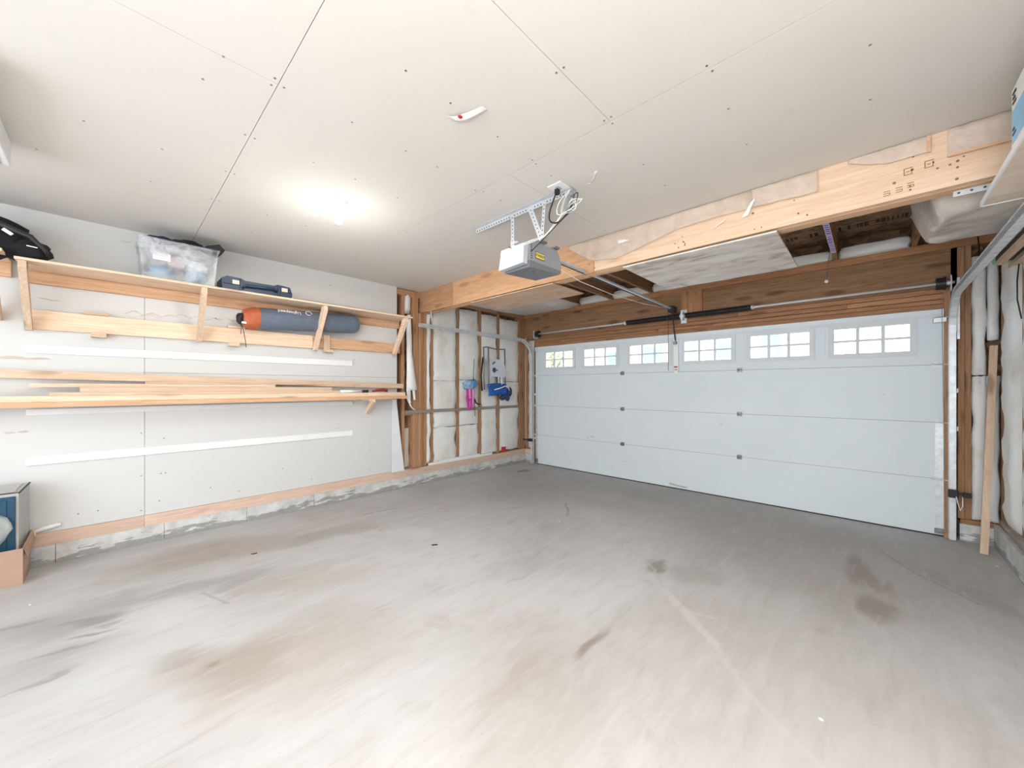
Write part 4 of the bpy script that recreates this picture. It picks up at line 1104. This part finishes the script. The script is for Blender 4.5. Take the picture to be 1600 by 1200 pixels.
# rolled tent bag
tb = empty('tent_bag', (-4.59, 1.5, 2.0), 'rolled slate blue nylon tent bag with rust orange end, tucked under the shelf', 'bag')
def bagtube(y0, y1, rr, jit, seed, name, mat, z0=2.105, z1=2.175, n_=22):
    m = MB(); k = 22; o_ = 0
    def f(s, t):
        y = y0 + (y1 - y0) * t; zc = z0 + (z1 - z0) * ((y - .90) / 1.2)
        r = rr(t) * (1 + jit * mnoise.noise(Vector((math.cos(s * 6.283) * 1.5, math.sin(s * 6.283) * 1.5, y * 7 + seed))))
        return (-4.60 + .80 * r * math.cos(s * 6.2832), y, zc + r * math.sin(s * 6.2832))
    m.grid(f, k, n_); m.add([f(i / k, 0) for i in range(k)], [tuple(range(k))]); m.add([f(i / k, 1) for i in range(k)], [tuple(range(k))])
    return m.build(name, mat, tb, smooth=True)
bagtube(1.045, 2.085, lambda t: .112 * (1 - .25 * max(0, (t - .93) / .07) ** 2), .03, 2, 'bag_body', M_TENT, n_=40)
bagtube(.905, 1.045, lambda t: .070 + .042 * min(1, t * 1.6) ** .5, .16, 5, 'orange_end', M_ORANGE)
MB().sphere((-4.58, .885, 2.09), .042, sz=(.9, .8, 1.3), jit=.3, seed=4).build('drawstring_knot', M_BLACK, tb, smooth=True)
MB().tube([(-4.56, .88, 2.06), (-4.54, .90, 1.98), (-4.545, .92, 1.86), (-4.545, .925, 1.80)], .003, 6).build('drawstring', M_BLACK, tb)
MB().tube([(-4.56, .87, 2.06), (-4.54, .885, 2.0), (-4.54, .88, 1.93)], .003, 6).build('drawstring', M_BLACK, tb)
MB().bbox(-4.532, -4.528, .885, .925, 2.035, 2.055, .001).build('tag', M_WHITE, tb)
R180 = Matrix(((0, 0, 1), (-1, 0, 0), (0, -1, 0)))
# lettering wrapped slightly proud of the bag, reading upside down
RT = Matrix.Rotation(math.radians(-38), 3, 'Y') @ R180
text_part('lettering', 'Lightspeed', .055, M_WINK, tb, (-4.522, 1.31, 2.207), RT, .002, .95)
lg = MB()
for k in range(22):
    a = k / 22 * 5.4 - .3; a2 = (k + 1) / 22 * 5.4 - .3
    p = lambda q: Vector((-4.520 - .030 * math.sin(q) * .62, 1.50 + .030 * math.cos(q), 2.218 + .030 * math.sin(q) * .79))
    lg.bar(p(a), p(a2), .005, .005)
lg.build('logo_swirl', M_WINK, tb)

# ================================================================== WHITE STRIPS ON THE WALL
for z0, z1, lab in ((1.665, 1.732, 'upper long white strip screwed to the left wall, between shelf and lumber'), (1.182, 1.230, 'middle long white strip on the left wall, just under the lumber rack'), (.793, .860, 'lowest long white strip screwed to the left wall')):
    o = MB().bbox(XW + .0005, XW + .014, -.455, 2.075, z0, z1, .002).build('wall_strip', M_WHITE); tag(o, lab, 'strip', 'white wall strips')

# ================================================================== LUMBER RACK
rk = empty('lumber_bracket', (-4.6, 2.25, 1.05), 'small diagonal wooden bracket under the right end of the lumber', 'bracket')
MB().poly([(-4.50, 2.235, 1.249), (-4.50, 2.235, 1.215), (-4.69, 2.235, 1.06), (XW + .001, 2.235, 1.06), (XW + .001, 2.235, 1.09), (-4.545, 2.235, 1.249)], (0, .036, 0)).build('diagonal_brace', PINE['Z'], rk)
MB().bbox(XW + .016, -4.50, 2.19, 2.23, 1.2315, 1.249, .002).build('arm', PINE['X'], rk)
rk2 = empty('lumber_bracket', (-4.6, -1.0, 1.05), 'diagonal wooden bracket under the left end of the lumber beyond the photo edge', 'bracket')
MB().poly([(-4.50, -1.0, 1.249), (-4.50, -1.0, 1.215), (-4.69, -1.0, 1.06), (XW + .001, -1.0, 1.06), (XW + .001, -1.0, 1.09), (-4.545, -1.0, 1.249)], (0, .036, 0)).build('diagonal_brace', PINE['Z'], rk2)
def lum(x0, x1, y0, y1, za, zb, h, label, m=None):
    o = MB().bar(((x0 + x1) / 2, y0, za + h / 2), ((x0 + x1) / 2, y1, zb + h / 2), x1 - x0, h).build('lumber_board', m or PINE['Y'])
    return tag(o, label, 'lumber', 'lumber stored along the left wall')
lum(XW + .001, -4.668, -1.6, 2.76, 1.498, 1.385, .062, 'topmost pine board of the lumber rack running flat against the wall')
lum(-4.665, -4.50, -1.6, 2.72, 1.250, 1.250, .038, 'lowest and longest pine board at the bottom of the lumber stack', FIR['Y'])
lum(-4.65, -4.52, -1.6, 2.70, 1.289, 1.289, .045, 'second pine board up in the lumber stack')
lum(-4.66, -4.575, -.33, 2.15, 1.335, 1.335, .024, 'thin pine lath third from the bottom of the lumber stack')
lum(-4.66, -4.575, -.175, 1.77, 1.360, 1.360, .042, 'pine board with a notched left end in the middle of the lumber stack')
lum(-4.665, -4.61, -.43, 1.20, 1.403, 1.403, .026, 'pine board with its left end sticking out behind the notched board', m=PINE['Y'])
lum(-4.665, -4.63, .20, 1.62, 1.430, 1.430, .018, 'short thin pine strip directly below the topmost board')
# items on the lumber
tu = empty('sealant_tube', (-4.60, 1.95, 1.335), 'white sealant tube with black cap lying on the lumber', 'tube')
MB().cyl((-4.56, 1.86, 1.351), (-4.56, 2.12, 1.351), .016, 12).build('tube_body', M_WHITE, tu, smooth=True)
MB().cyl((-4.56, 2.12, 1.351), (-4.56, 2.20, 1.351), .017, 12).build('cap', M_BLACK, tu, smooth=True)
gl = MB().tube([(-4.56, 2.26, 1.352), (-4.56, 2.33, 1.362), (-4.56, 2.40, 1.366), (-4.56, 2.46, 1.356)], [.012, .016, .020, .018], 10).build('garden_tool_handle', M_DRED, smooth=True)
tag(gl, 'dark red rubber tool handle lying at the right end of the lumber', 'tool')

# ================================================================== LEFT CORNER: foam offcut, house wrap, things on the plate
o = MB().poly([(XW + .035, 2.60, .25), (XW + .035, 2.775, .25), (XW + .008, 2.67, 1.235), (XW + .008, 2.615, 1.235)], (.022, 0, 0)).build('foam_board_offcut', M_WHITEG); tag(o, 'tapered white foam board offcut leaning against the drywall end', 'foam board')
MB().poly([(XW + .058, 2.725, .252), (XW + .058, 2.775, .252), (XW + .058, 2.74, .52), (XW + .05, 2.69, .80)], (.004, 0, 0)).build('grey_facing', plain('pale_blue_facing', (.60, .66, .74), .5), o) if False else None
hw = empty('torn_insulation_wrap', (-4.69, 2.88, 1.05), 'torn white insulation wrap hanging in shreds between the studs', 'insulation wrap')
def ribbon(pts, ws, name, par, mat=M_TAPEW, bul=.02):
    P_ = [Vector(p) for p in pts]
    def f(s, t):
        k = t * (len(P_) - 1); i = min(int(k), len(P_) - 2); q = P_[i].lerp(P_[i + 1], k - i); w = ws[i] + (ws[i + 1] - ws[i]) * (k - i)
        return q + Vector((bul * math.sin(s * math.pi) + .006 * mnoise.noise(Vector((s * 4, t * 9, ws[0] * 50))), (s - .5) * w, 0))
    return MB().grid(f, 8, 24).build(name, mat, par, smooth=True, solid=.002)
ribbon([(-4.735, 2.885, 2.42), (-4.73, 2.885, 2.2), (-4.725, 2.885, 1.9), (-4.71, 2.895, 1.65), (-4.70, 2.90, 1.5), (-4.69, 2.905, 1.36)], [.05, .085, .09, .12, .15, .17], 'wrap_sheet', hw, bul=.035)
ribbon([(-4.69, 2.86, 1.40), (-4.69, 2.86, 1.25), (-4.68, 2.87, 1.18)], [.06, .05, .02], 'shred', hw)
ribbon([(-4.69, 2.93, 1.40), (-4.69, 2.94, 1.28), (-4.68, 2.94, 1.22)], [.05, .04, .03], 'shred', hw)
ribbon([(-4.69, 2.84, 1.38), (-4.69, 2.84, 1.22), (-4.68, 2.88, 1.13), (-4.68, 2.94, 1.08)], [.05, .02, .02, .02], 'shred', hw)
for i, (a, b_, z, lab) in enumerate([(3.21, 4.50, 0.2455, 'long white plastic strip lying along the sill plate, front one'), (3.40, 4.22, .2455, 'shorter white plastic strip lying on the sill plate behind the long one')]):
    o = MB().bbox(-4.745 + (.0 if i == 0 else -.0001), -4.7245 + (0 if i == 0 else -.0001), a, b_, z + (.0345 if i else 0), z + (.052 if i else .034), .002).build('plastic_strip', M_WHITE); tag(o, lab, 'strip')
    o.location.x += (-.0 if i else .0)
cu = empty('red_cup', (-4.74, 4.80, .2455), 'small red cup standing on the sill plate near the door corner', 'cup')
MB().tube([(-4.745, 4.79, .2457), (-4.745, 4.79, .34), (-4.745, 4.79, .345)], [.036, .044, .046], 16).build('cup_body', M_RED, cu, smooth=False)
MB().cyl((-4.745, 4.79, .3452), (-4.745, 4.79, .3475), .037, 16).build('cup_inside', M_LCLOTH, cu)

# folding chair hanging on the wall
fc = empty('folding_camp_chair', (-4.66, 4.5, 1.24), 'folded blue camp chair with dark tube frame hanging on the insulated wall', 'chair')
X1 = -4.655
for y, dx in ((4.235, 0), (4.315, .03), (4.70, .03), (4.735, 0)):
    MB().tube([(X1 + dx, y, 2.06), (X1 + dx, y + .01, 1.70), (X1 + dx, y + .015, 1.36)], .011, 8).build('frame_tube', M_DGALV, fc, smooth=True)
MB().tube([(X1, 4.225, 2.06), (X1, 4.30, 2.075), (X1, 4.55, 2.05), (X1, 4.74, 2.065)], .011, 8).build('top_bar', M_DGALV, fc, smooth=True)
MB().tube([(X1 - .02, 4.24, 1.9), (X1 - .02, 4.20, 1.6), (X1 - .02, 4.22, 1.34)], .012, 8).build('rear_leg', M_BLACK, fc, smooth=True)
bp_ = [(X1 + .04, y, z) for y, z in ((4.345, 1.58), (4.70, 1.575), (4.705, 1.72), (4.66, 1.82), (4.56, 1.87), (4.44, 1.885), (4.36, 1.87), (4.34, 1.80))]
bk = MB().poly(bp_, (.012, 0, 0)).build('back_panel', plain('silver_grey_fabric', (.60, .61, .66), .5), fc)
MB().cyl((X1 + .0525, 4.43, 1.69), (X1 + .056, 4.43, 1.69), .042, 16).build('round_print', M_BLACK, bk); MB().bar((X1 + .054, 4.39, 1.79), (X1 + .054, 4.45, 1.83), .004, .022).build('bar_print', M_BLACK, bk); MB().cyl((X1 + .0525, 4.495, 1.69), (X1 + .056, 4.495, 1.69), .014, 8).build('dot_print', M_BLACK, bk)
MB().bbox(X1 + .0125, X1 + .016 + .02, 4.62, 4.64, 1.42, 1.58).build('seat_strut', M_GALV, fc)
MB().bbox(X1 + .012, X1 + .03, 4.555, 4.57, 1.42, 1.58).build('seat_strut', M_GALV, fc)
def f(s, t):
    y = 4.31 + .44 * s; z = 1.255 + .20 * t; return (X1 + .03 + .055 * math.sin(s * math.pi) ** .5 * math.sin(min(1, t * 1.15 + .05) * math.pi) ** .5, y + .012 * math.sin(t * 5), z + .015 * math.sin(s * 3.1))
MB().grid(f, 14, 10).build('seat_fabric', M_BLUEF, fc, smooth=True, solid=.008)
MB().tube([(X1 + .09, 4.40, 1.36), (X1 + .10, 4.52, 1.385), (X1 + .10, 4.64, 1.42), (X1 + .09, 4.74, 1.40), (X1 + .07, 4.78, 1.33)], .009, 6).build('piping', M_LCLOTH, fc, smooth=True)
MB().sphere((X1 + .05, 4.80, 1.32), .07, sz=(.6, .75, 1.2), jit=.2, seed=2).sphere((X1 + .06, 4.74, 1.22), .06, sz=(.6, .8, 1.0), jit=.2, seed=5).build('arm_pouch', M_NAVYF, fc, smooth=True)
MB().sphere((X1 + .02, 4.66, 1.22), .06, sz=(.6, 1.2, .8), jit=.2, seed=8).build('carry_sleeve', M_NAVYF, fc, smooth=True)

# child's kite / net toy hanging beside the chair
kt = empty('hanging_toy_net', (-4.66, 3.96, 1.0), 'pale blue mesh net with magenta streamers hanging beside the camp chair', 'toy net')
MB().sphere((-4.665, 3.92, 1.44), .115, sz=(.42, .95, .62), jit=.5, seed=3).build('blue_mesh', M_LBLUE, kt, smooth=True)
MB().sphere((-4.665, 4.03, 1.46), .07, sz=(.5, .8, 1.0), jit=.5, seed=7).build('blue_mesh', plain('deep_blue_mesh', (.10, .25, .52), .7), kt, smooth=True)
random.seed(4)
for k in range(7):
    y = 3.88 + k * .024; z0 = 1.38; z1 = random.uniform(1.02, 1.10)
    ribbon([(-4.655 + random.uniform(-.01, .012), y, z0), (-4.645, y + random.uniform(-.03, .02), (z0 + z1) / 2), (-4.65, 3.90 + k * .016, z1)], [.02, .045, .012], 'streamer', kt, M_PINK if k not in (2, 5) else plain('pale_pink_nylon', (.80, .35, .62), .6), .012)
MB().tube([(-4.66, 4.035, 1.86), (-4.66, 4.02, 1.6), (-4.655, 4.00, 1.40), (-4.65, 4.03, 1.15), (-4.65, 4.045, .93)], .005, 6).build('wand', M_BLACK, kt)
MB().tube([(-4.66, 4.035, 1.22), (-4.66, 4.07, 1.15), (-4.66, 4.13, 1.12), (-4.66, 4.17, 1.13)], .012, 8).build('handle', M_BLACK, kt, smooth=True)
MB().tube([(-4.665, 4.17, 1.15), (-4.66, 4.20, 1.10), (-4.66, 4.18, 1.05), (-4.66, 4.21, 1.04)], .006, 6).build('hook', M_DGALV, kt)

# ================================================================== LEFT FLOOR: cardboard box with appliance
cb = empty('cardboard_box', (-4.5, -.65, 0), 'open brown cardboard box on the floor at the left edge', 'box')
cx0, cx1, cy0, cy1, ch = -4.665, -4.37, -.95, -.435, .26
cm = MB().add([(cx0, cy0, 0), (cx1, cy0, 0), (cx1, cy1, 0), (cx0, cy1, 0), (cx0 - .005, cy0, ch), (cx1 + .01, cy0, ch), (cx1 + .006, cy1, ch), (cx0, cy1 + .015, ch + .05)],
              [(0, 3, 2, 1), (0, 1, 5, 4), (1, 2, 6, 5), (2, 3, 7, 6), (3, 0, 4, 7)]).build('box_body', M_CARD, cb, solid=.004)
MB().poly([(cx1 + .004, cy1 + .002, ch - .002), (cx0 + .004, cy1 + .016, ch + .05), (cx0 + .02, cy1 + .030, ch - .015), (cx1 - .02, cy1 + .020, ch - .07)], (0, .003, 0)).build('folded_flap', M_CARD, cb)
apn = empty('air_cooler', (-4.55, -.65, .1), 'grey framed appliance with dark blue front standing in the cardboard box', 'appliance')
ax0, ax1, ay0, ay1, az0, az1 = -4.655, -4.455, -.92, -.462, .012, .640
m = MB().poly([(ax1, ay1, az0), (ax1, ay1, az1), (ax0, ay1 + .03, az1 + .035), (ax0, ay1 + .03, az0)], (0, ay0 - ay1, 0)).build('casing', M_GREYP, apn)
MB().bbox(ax1 + .0005, ax1 + .012, ay0 + .01, ay1 - .012, az0 + .02, az1 - .02, .004).build('front_panel', M_TEAL, apn)
for y in (ay1 - .10, ay1 - .19, ay1 - .28): MB().bbox(ax1 + .0125, ax1 + .018, y, y + .05, az0 + .04, az1 - .04, .002).build('front_rib', M_TEAL, apn)
m = MB(); m.bar((ax1, ay1 + .003, az1), (ax0, ay1 + .033, az1 + .035), .008, .008); m.bar((ax0, ay1 + .033, az1 + .035), (ax0, ay1 + .033, .26), .008, .008); m.bar((ax1, ay0, az1 + .003), (ax1, ay1, az1 + .003), .006, .006)
m.build('edge_trim', M_BLACK, apn)
MB().poly([(ax1 - .02, ay0, az1 + .004), (ax1 - .02, ay1 - .02, az1 + .006), (ax0 + .02, ay1, az1 + .034), (ax0 + .02, ay0, az1 + .034)], (0, 0, .004)).build('top_lid', M_GREYP, apn)
pb_ = MB().sphere((-4.405, -.66, .40), .135, sz=(.62, 1.25, 1.0), jit=.22, seed=2).build('plastic_bag', M_CLEARBAG, smooth=True); tag(pb_, 'crumpled clear plastic bag stuffed in front of the blue appliance', 'bag')

ck = empty('caulk_tube', (-4.70, -.38, .252), 'white caulk tube with cream nozzle base lying on the sill by the box', 'tube')
MB().tube([(-4.715, -.42, .275), (-4.715, -.37, .290), (-4.715, -.28, .305)], [.016, .018, .015], 10).build('tube_body', M_WHITE, ck, smooth=True)
MB().tube([(-4.70, -.425, .252), (-4.70, -.42, .30)], [.022, .016], 10).build('cream_base', M_CREAM, ck)

# white box under the ceiling at upper left
wb_ = empty('ceiling_box', (-3.2, -.6, 2.64), 'white painted box hanging under the ceiling at the upper left edge', 'box')
MB().bbox(-3.513, -2.6, -1.30, -.391, 2.642, 2.779, .004).build('box_shell', M_WHITE, wb_)
MB().bbox(-3.50, -2.62, -1.28, -.42, 2.636, 2.6415, .001).build('bottom_panel', M_GREYP, wb_)

# ceiling scraps
o = MB().grid(lambda s, t: (-1.385 + .13 * t + .014 * s, 2.20 - .12 * t + .02 * s, ZC - .002 - .05 * math.sin(t * 2.6) * (1 - s * .5)), 4, 10).build('ceiling_tape', M_TAPEW, None, smooth=True, solid=.001)
tag(o, 'bright curl of white tape hanging from the ceiling near the opener', 'tape scrap')
o = MB().grid(lambda s, t: (-1.56 + .16 * t - .02 * math.sin(t * 5), 1.16 + .09 * t + .03 * s, ZC - .002 - .022 * math.sin(t * math.pi) * (.4 + s * .6)), 4, 12).build('torn_ceiling_paper', M_CEIL, None, smooth=True, solid=.001)
tag(o, 'torn paper strip with a red mark peeling from the middle of the ceiling', 'paper scrap')
MB().sphere((-1.50, 1.205, ZC - .018), .011, sz=(1, 1.2, .5)).build('red_mark', M_RED, o)

# ================================================================== RIGHT SIDE
o = MB().bar((.692, 5.02, 0.004), (.775, 5.235, 1.76), .022, .045, up=(1, 0, 0)).build('leaning_stick', PINE['Z']); tag(o, 'pale pine stick leaning in the corner right of the garage door', 'stick')
lb_ = MB().poly([(.815, 5.26, .234), (.80, 5.02, .234), (.83, 4.86, .234), (.95, 4.86, .234), (.95, 5.30, .234)], (0, 0, .022)).build('loose_board', GREYW['Y']); tag(lb_, 'loose grey board with an angled corner lying on the right sill', 'board')
lb_ = MB().poly([(.80, 4.86, .234), (.80, 3.9, .234), (.95, 3.9, .234), (.95, 4.858, .234)], (0, 0, .045)).build('loose_plank', GREYW['Y']); tag(lb_, 'thicker grey plank lying on the right sill nearer the camera', 'board')

rs = empty('side_shelf', (.62, 2.5, 2.35), 'pale sheet shelf with a bright edge hung on the right wall at the upper right', 'shelf')
MB().box(.428, XR - .052, 1.0, 3.14, 2.352, 2.372).build('shelf_board', M_SHEET, rs)
MB().box(.420, .4275, 1.0, 3.14, 2.348, 2.374).box(.4275, XR - .052, 3.1405, 3.147, 2.348, 2.374).build('edge_lip', M_WHITE, rs)
MB().box(XR - .052, XR + .0, 1.0, 3.14, 2.30, 2.352).build('ledger', PINE['Y'], rs)
bb = empty('product_box', (.62, 2.45, 2.3725), 'white and sky blue printed carton on the side shelf at the right edge', 'box')
MB().bbox(.452, .76, 2.15, 2.72, 2.3725, 2.70, .003).build('carton', M_WHITE, bb)
MB().box(.4505, .4518, 2.20, 2.705, 2.46, 2.60).build('blue_band', M_BLUEP, bb)
MB().box(.4600, .755, 2.7205, 2.7215, 2.42, 2.58).build('blue_band', M_BLUEP, bb)
mk = MB()
for k, (z, w) in enumerate(((2.665, .05), (2.645, .035), (2.625, .05), (2.51, .03), (2.49, .05))): mk.box(.4488, .4503, 2.69 - w, 2.69, z, z + .008)
tag(mk.build('small_print', M_INK, bb), kind='stuff')

r2 = empty('side_rack', (.80, 4.6, 2.36), 'pair of light wooden rails holding a black case on the right wall', 'rack')
MB().box(.70, .735, 3.2, 4.65, 2.33, 2.365).build('front_rail', PINE['Y'], r2)
MB().box(.785, .83, 3.2, 4.95, 2.33, 2.365).build('rear_rail', PINE['Y'], r2)
MB().box(.70, .825, 3.3, 3.34, 2.366, 2.40).build('cross_rail', PINE['X'], r2)
k1 = empty('black_case', (.79, 4.4, 2.367), 'flat black case with a green end lying on the rails at the right wall', 'case')
MB().bbox(.705, .822, 3.9, 4.70, 2.366, 2.41, .004).build('case_body', M_BLACK, k1)
MB().bbox(.700, .824, 4.701, 4.78, 2.366, 2.405, .004).build('green_end', M_GREEN, k1)
c_ = MB().tube([(.815, 4.70, 2.33), (.80, 4.66, 2.20), (.79, 4.60, 2.05), (.80, 4.55, 1.9)], .004, 6).build('black_cable', M_BLACK); tag(c_, 'thin black cable hanging below the rack at the right edge', 'cable')
c_ = MB().tube([(.70, 5.33, 2.765), (.70, 5.27, 2.66), (.70, 5.25, 2.5), (.685, 5.25, 2.38)], .004, 6).build('loose_cable', M_BLACK); tag(c_, 'short dark cord hanging over the insulation in the right corner', 'cord')

# floor debris
db = [(-2.35, 3.2, 'small white paper scrap on the floor left of the cracks'), (.72, 4.75, 'white crumb on the floor near the right kerb'), (-.15, 2.05, 'white chip on the floor at the lower right'), (-3.92, -.36, 'white chip on the floor below the cardboard box')]
for x, y, lab in db:
    o = MB().sphere((x, y, .003), .007, sz=(1.4, 1, .35), jit=.4, seed=x).build('floor_crumb', M_WHITE, smooth=True); tag(o, lab, 'debris')
o = MB().poly([(-2.83, 1.95, .001), (-2.80, 1.99, .001), (-2.785, 1.985, .001), (-2.81, 1.945, .001)], (0, 0, .004)).build('wood_splinter', M_INK); tag(o, 'dark splinter on the floor in the middle left', 'debris')
o = MB().poly([(-3.772, .80, .001), (-3.76, .845, .001), (-3.748, .84, .001), (-3.755, .81, .001)], (0, 0, .004)).build('dry_leaf', M_INK); tag(o, 'small dark dry leaf on the brown stain by the left wall', 'debris')

# ================================================================== OUTSIDE
gr = MB().box(-40, 30, 5.7, 60, -.3, -.05).build('street_ground', M_DRIVE); tag(gr, 'pale concrete driveway and street outside the door', 'ground', kind='structure')
def house(x0, x1, y, h, mat, label, wins):
    t = empty('house', ((x0 + x1) / 2, y, 0), label, 'house')
    MB().box(x0, x1, y, y + 8, -.05, h).build('wall', mat, t)
    z = .3; m = MB()
    while z < h - .1:
        m.box(x0, x1, y - .03, y - .001, z, z + .03); z += .22
    tag(m.build('siding_laps', M_DOORF, t), kind='stuff')
    m = MB().poly([(x0 - .4, y - .5, h), (x1 + .4, y - .5, h), ((x1 + x0) / 2, y - .5, h + 2.2)], (0, 9, 0)); m.build('roof', M_ROOF, t)
    for (a, b_, z0, z1) in wins:
        w = MB().box(a, b_, y - .08, y - .035, z0, z1).build('window', M_WHITE, t)
        MB().box(a + .12, b_ - .12, y - .10, y - .082, z0 + .12, z1 - .12).build('window_pane', M_HGLASS, w)
house(-28.5, -21.0, 26, 6.2, M_SIDING, 'white sided house across the street seen through the left centre windows', [(-27.0, -25.2, 3.0, 4.4), (-23.6, -22.2, 3.0, 4.2)])
house(-16.5, -9.2, 27, 6.0, M_SIDING, 'white sided house across the street seen through the centre windows', [(-15.2, -13.6, 3.1, 4.3), (-12.2, -10.6, 3.1, 4.5)])
house(-7.8, -1.9, 25, 6.4, M_SIDING, 'white house seen through the fifth window of the garage door', [(-6.9, -5.6, 3.0, 4.3), (-4.5, -3.4, 2.6, 4.6)])
house(-.9, 5.5, 24, 6.4, M_SIDING2, 'cream house seen through the rightmost window of the garage door', [])
random.seed(21)
def tree(x, y, h, r, label):
    t = empty('tree', (x, y, 0), label, 'tree')
    MB().tube([(x, y, -.05), (x + .1, y, h * .4), (x, y, h * .75)], [.18, .13, .05], 8).build('trunk', M_BARK, t)
    m = MB()
    for k in range(1500):
        d = Vector((random.gauss(0, 1), random.gauss(0, 1), random.gauss(0, .8))).normalized() * r * random.random() ** .4
        c = Vector((x, y, h * .72)) + d; a = Vector((random.gauss(0, 1), random.gauss(0, 1), random.gauss(0, 1))).normalized() * .10; b_ = a.cross(Vector((0, 0, 1))).normalized() * .07
        m.add([c - a, c + b_, c + a, c - b_], [(0, 1, 2, 3)])
    tag(m.build('foliage', M_LEAF, t), kind='stuff')
    for k in range(6):
        a = k * 1.05; MB().tube([(x, y, h * .45), (x + r * .5 * math.cos(a), y + r * .5 * math.sin(a), h * .7), (x + r * .8 * math.cos(a), y + r * .8 * math.sin(a), h * .95)], [.06, .035, .01], 6).build('branch', M_BARK, t)
tree(-19.5, 19, 5.2, 2.0, 'yellow green leafy tree outside the leftmost window')
tree(-16.0, 21, 5.0, 1.8, 'leafy tree outside the second window from the left')
tree(-23.5, 22, 5.5, 2.2, 'leafy tree farthest left outside the door windows')
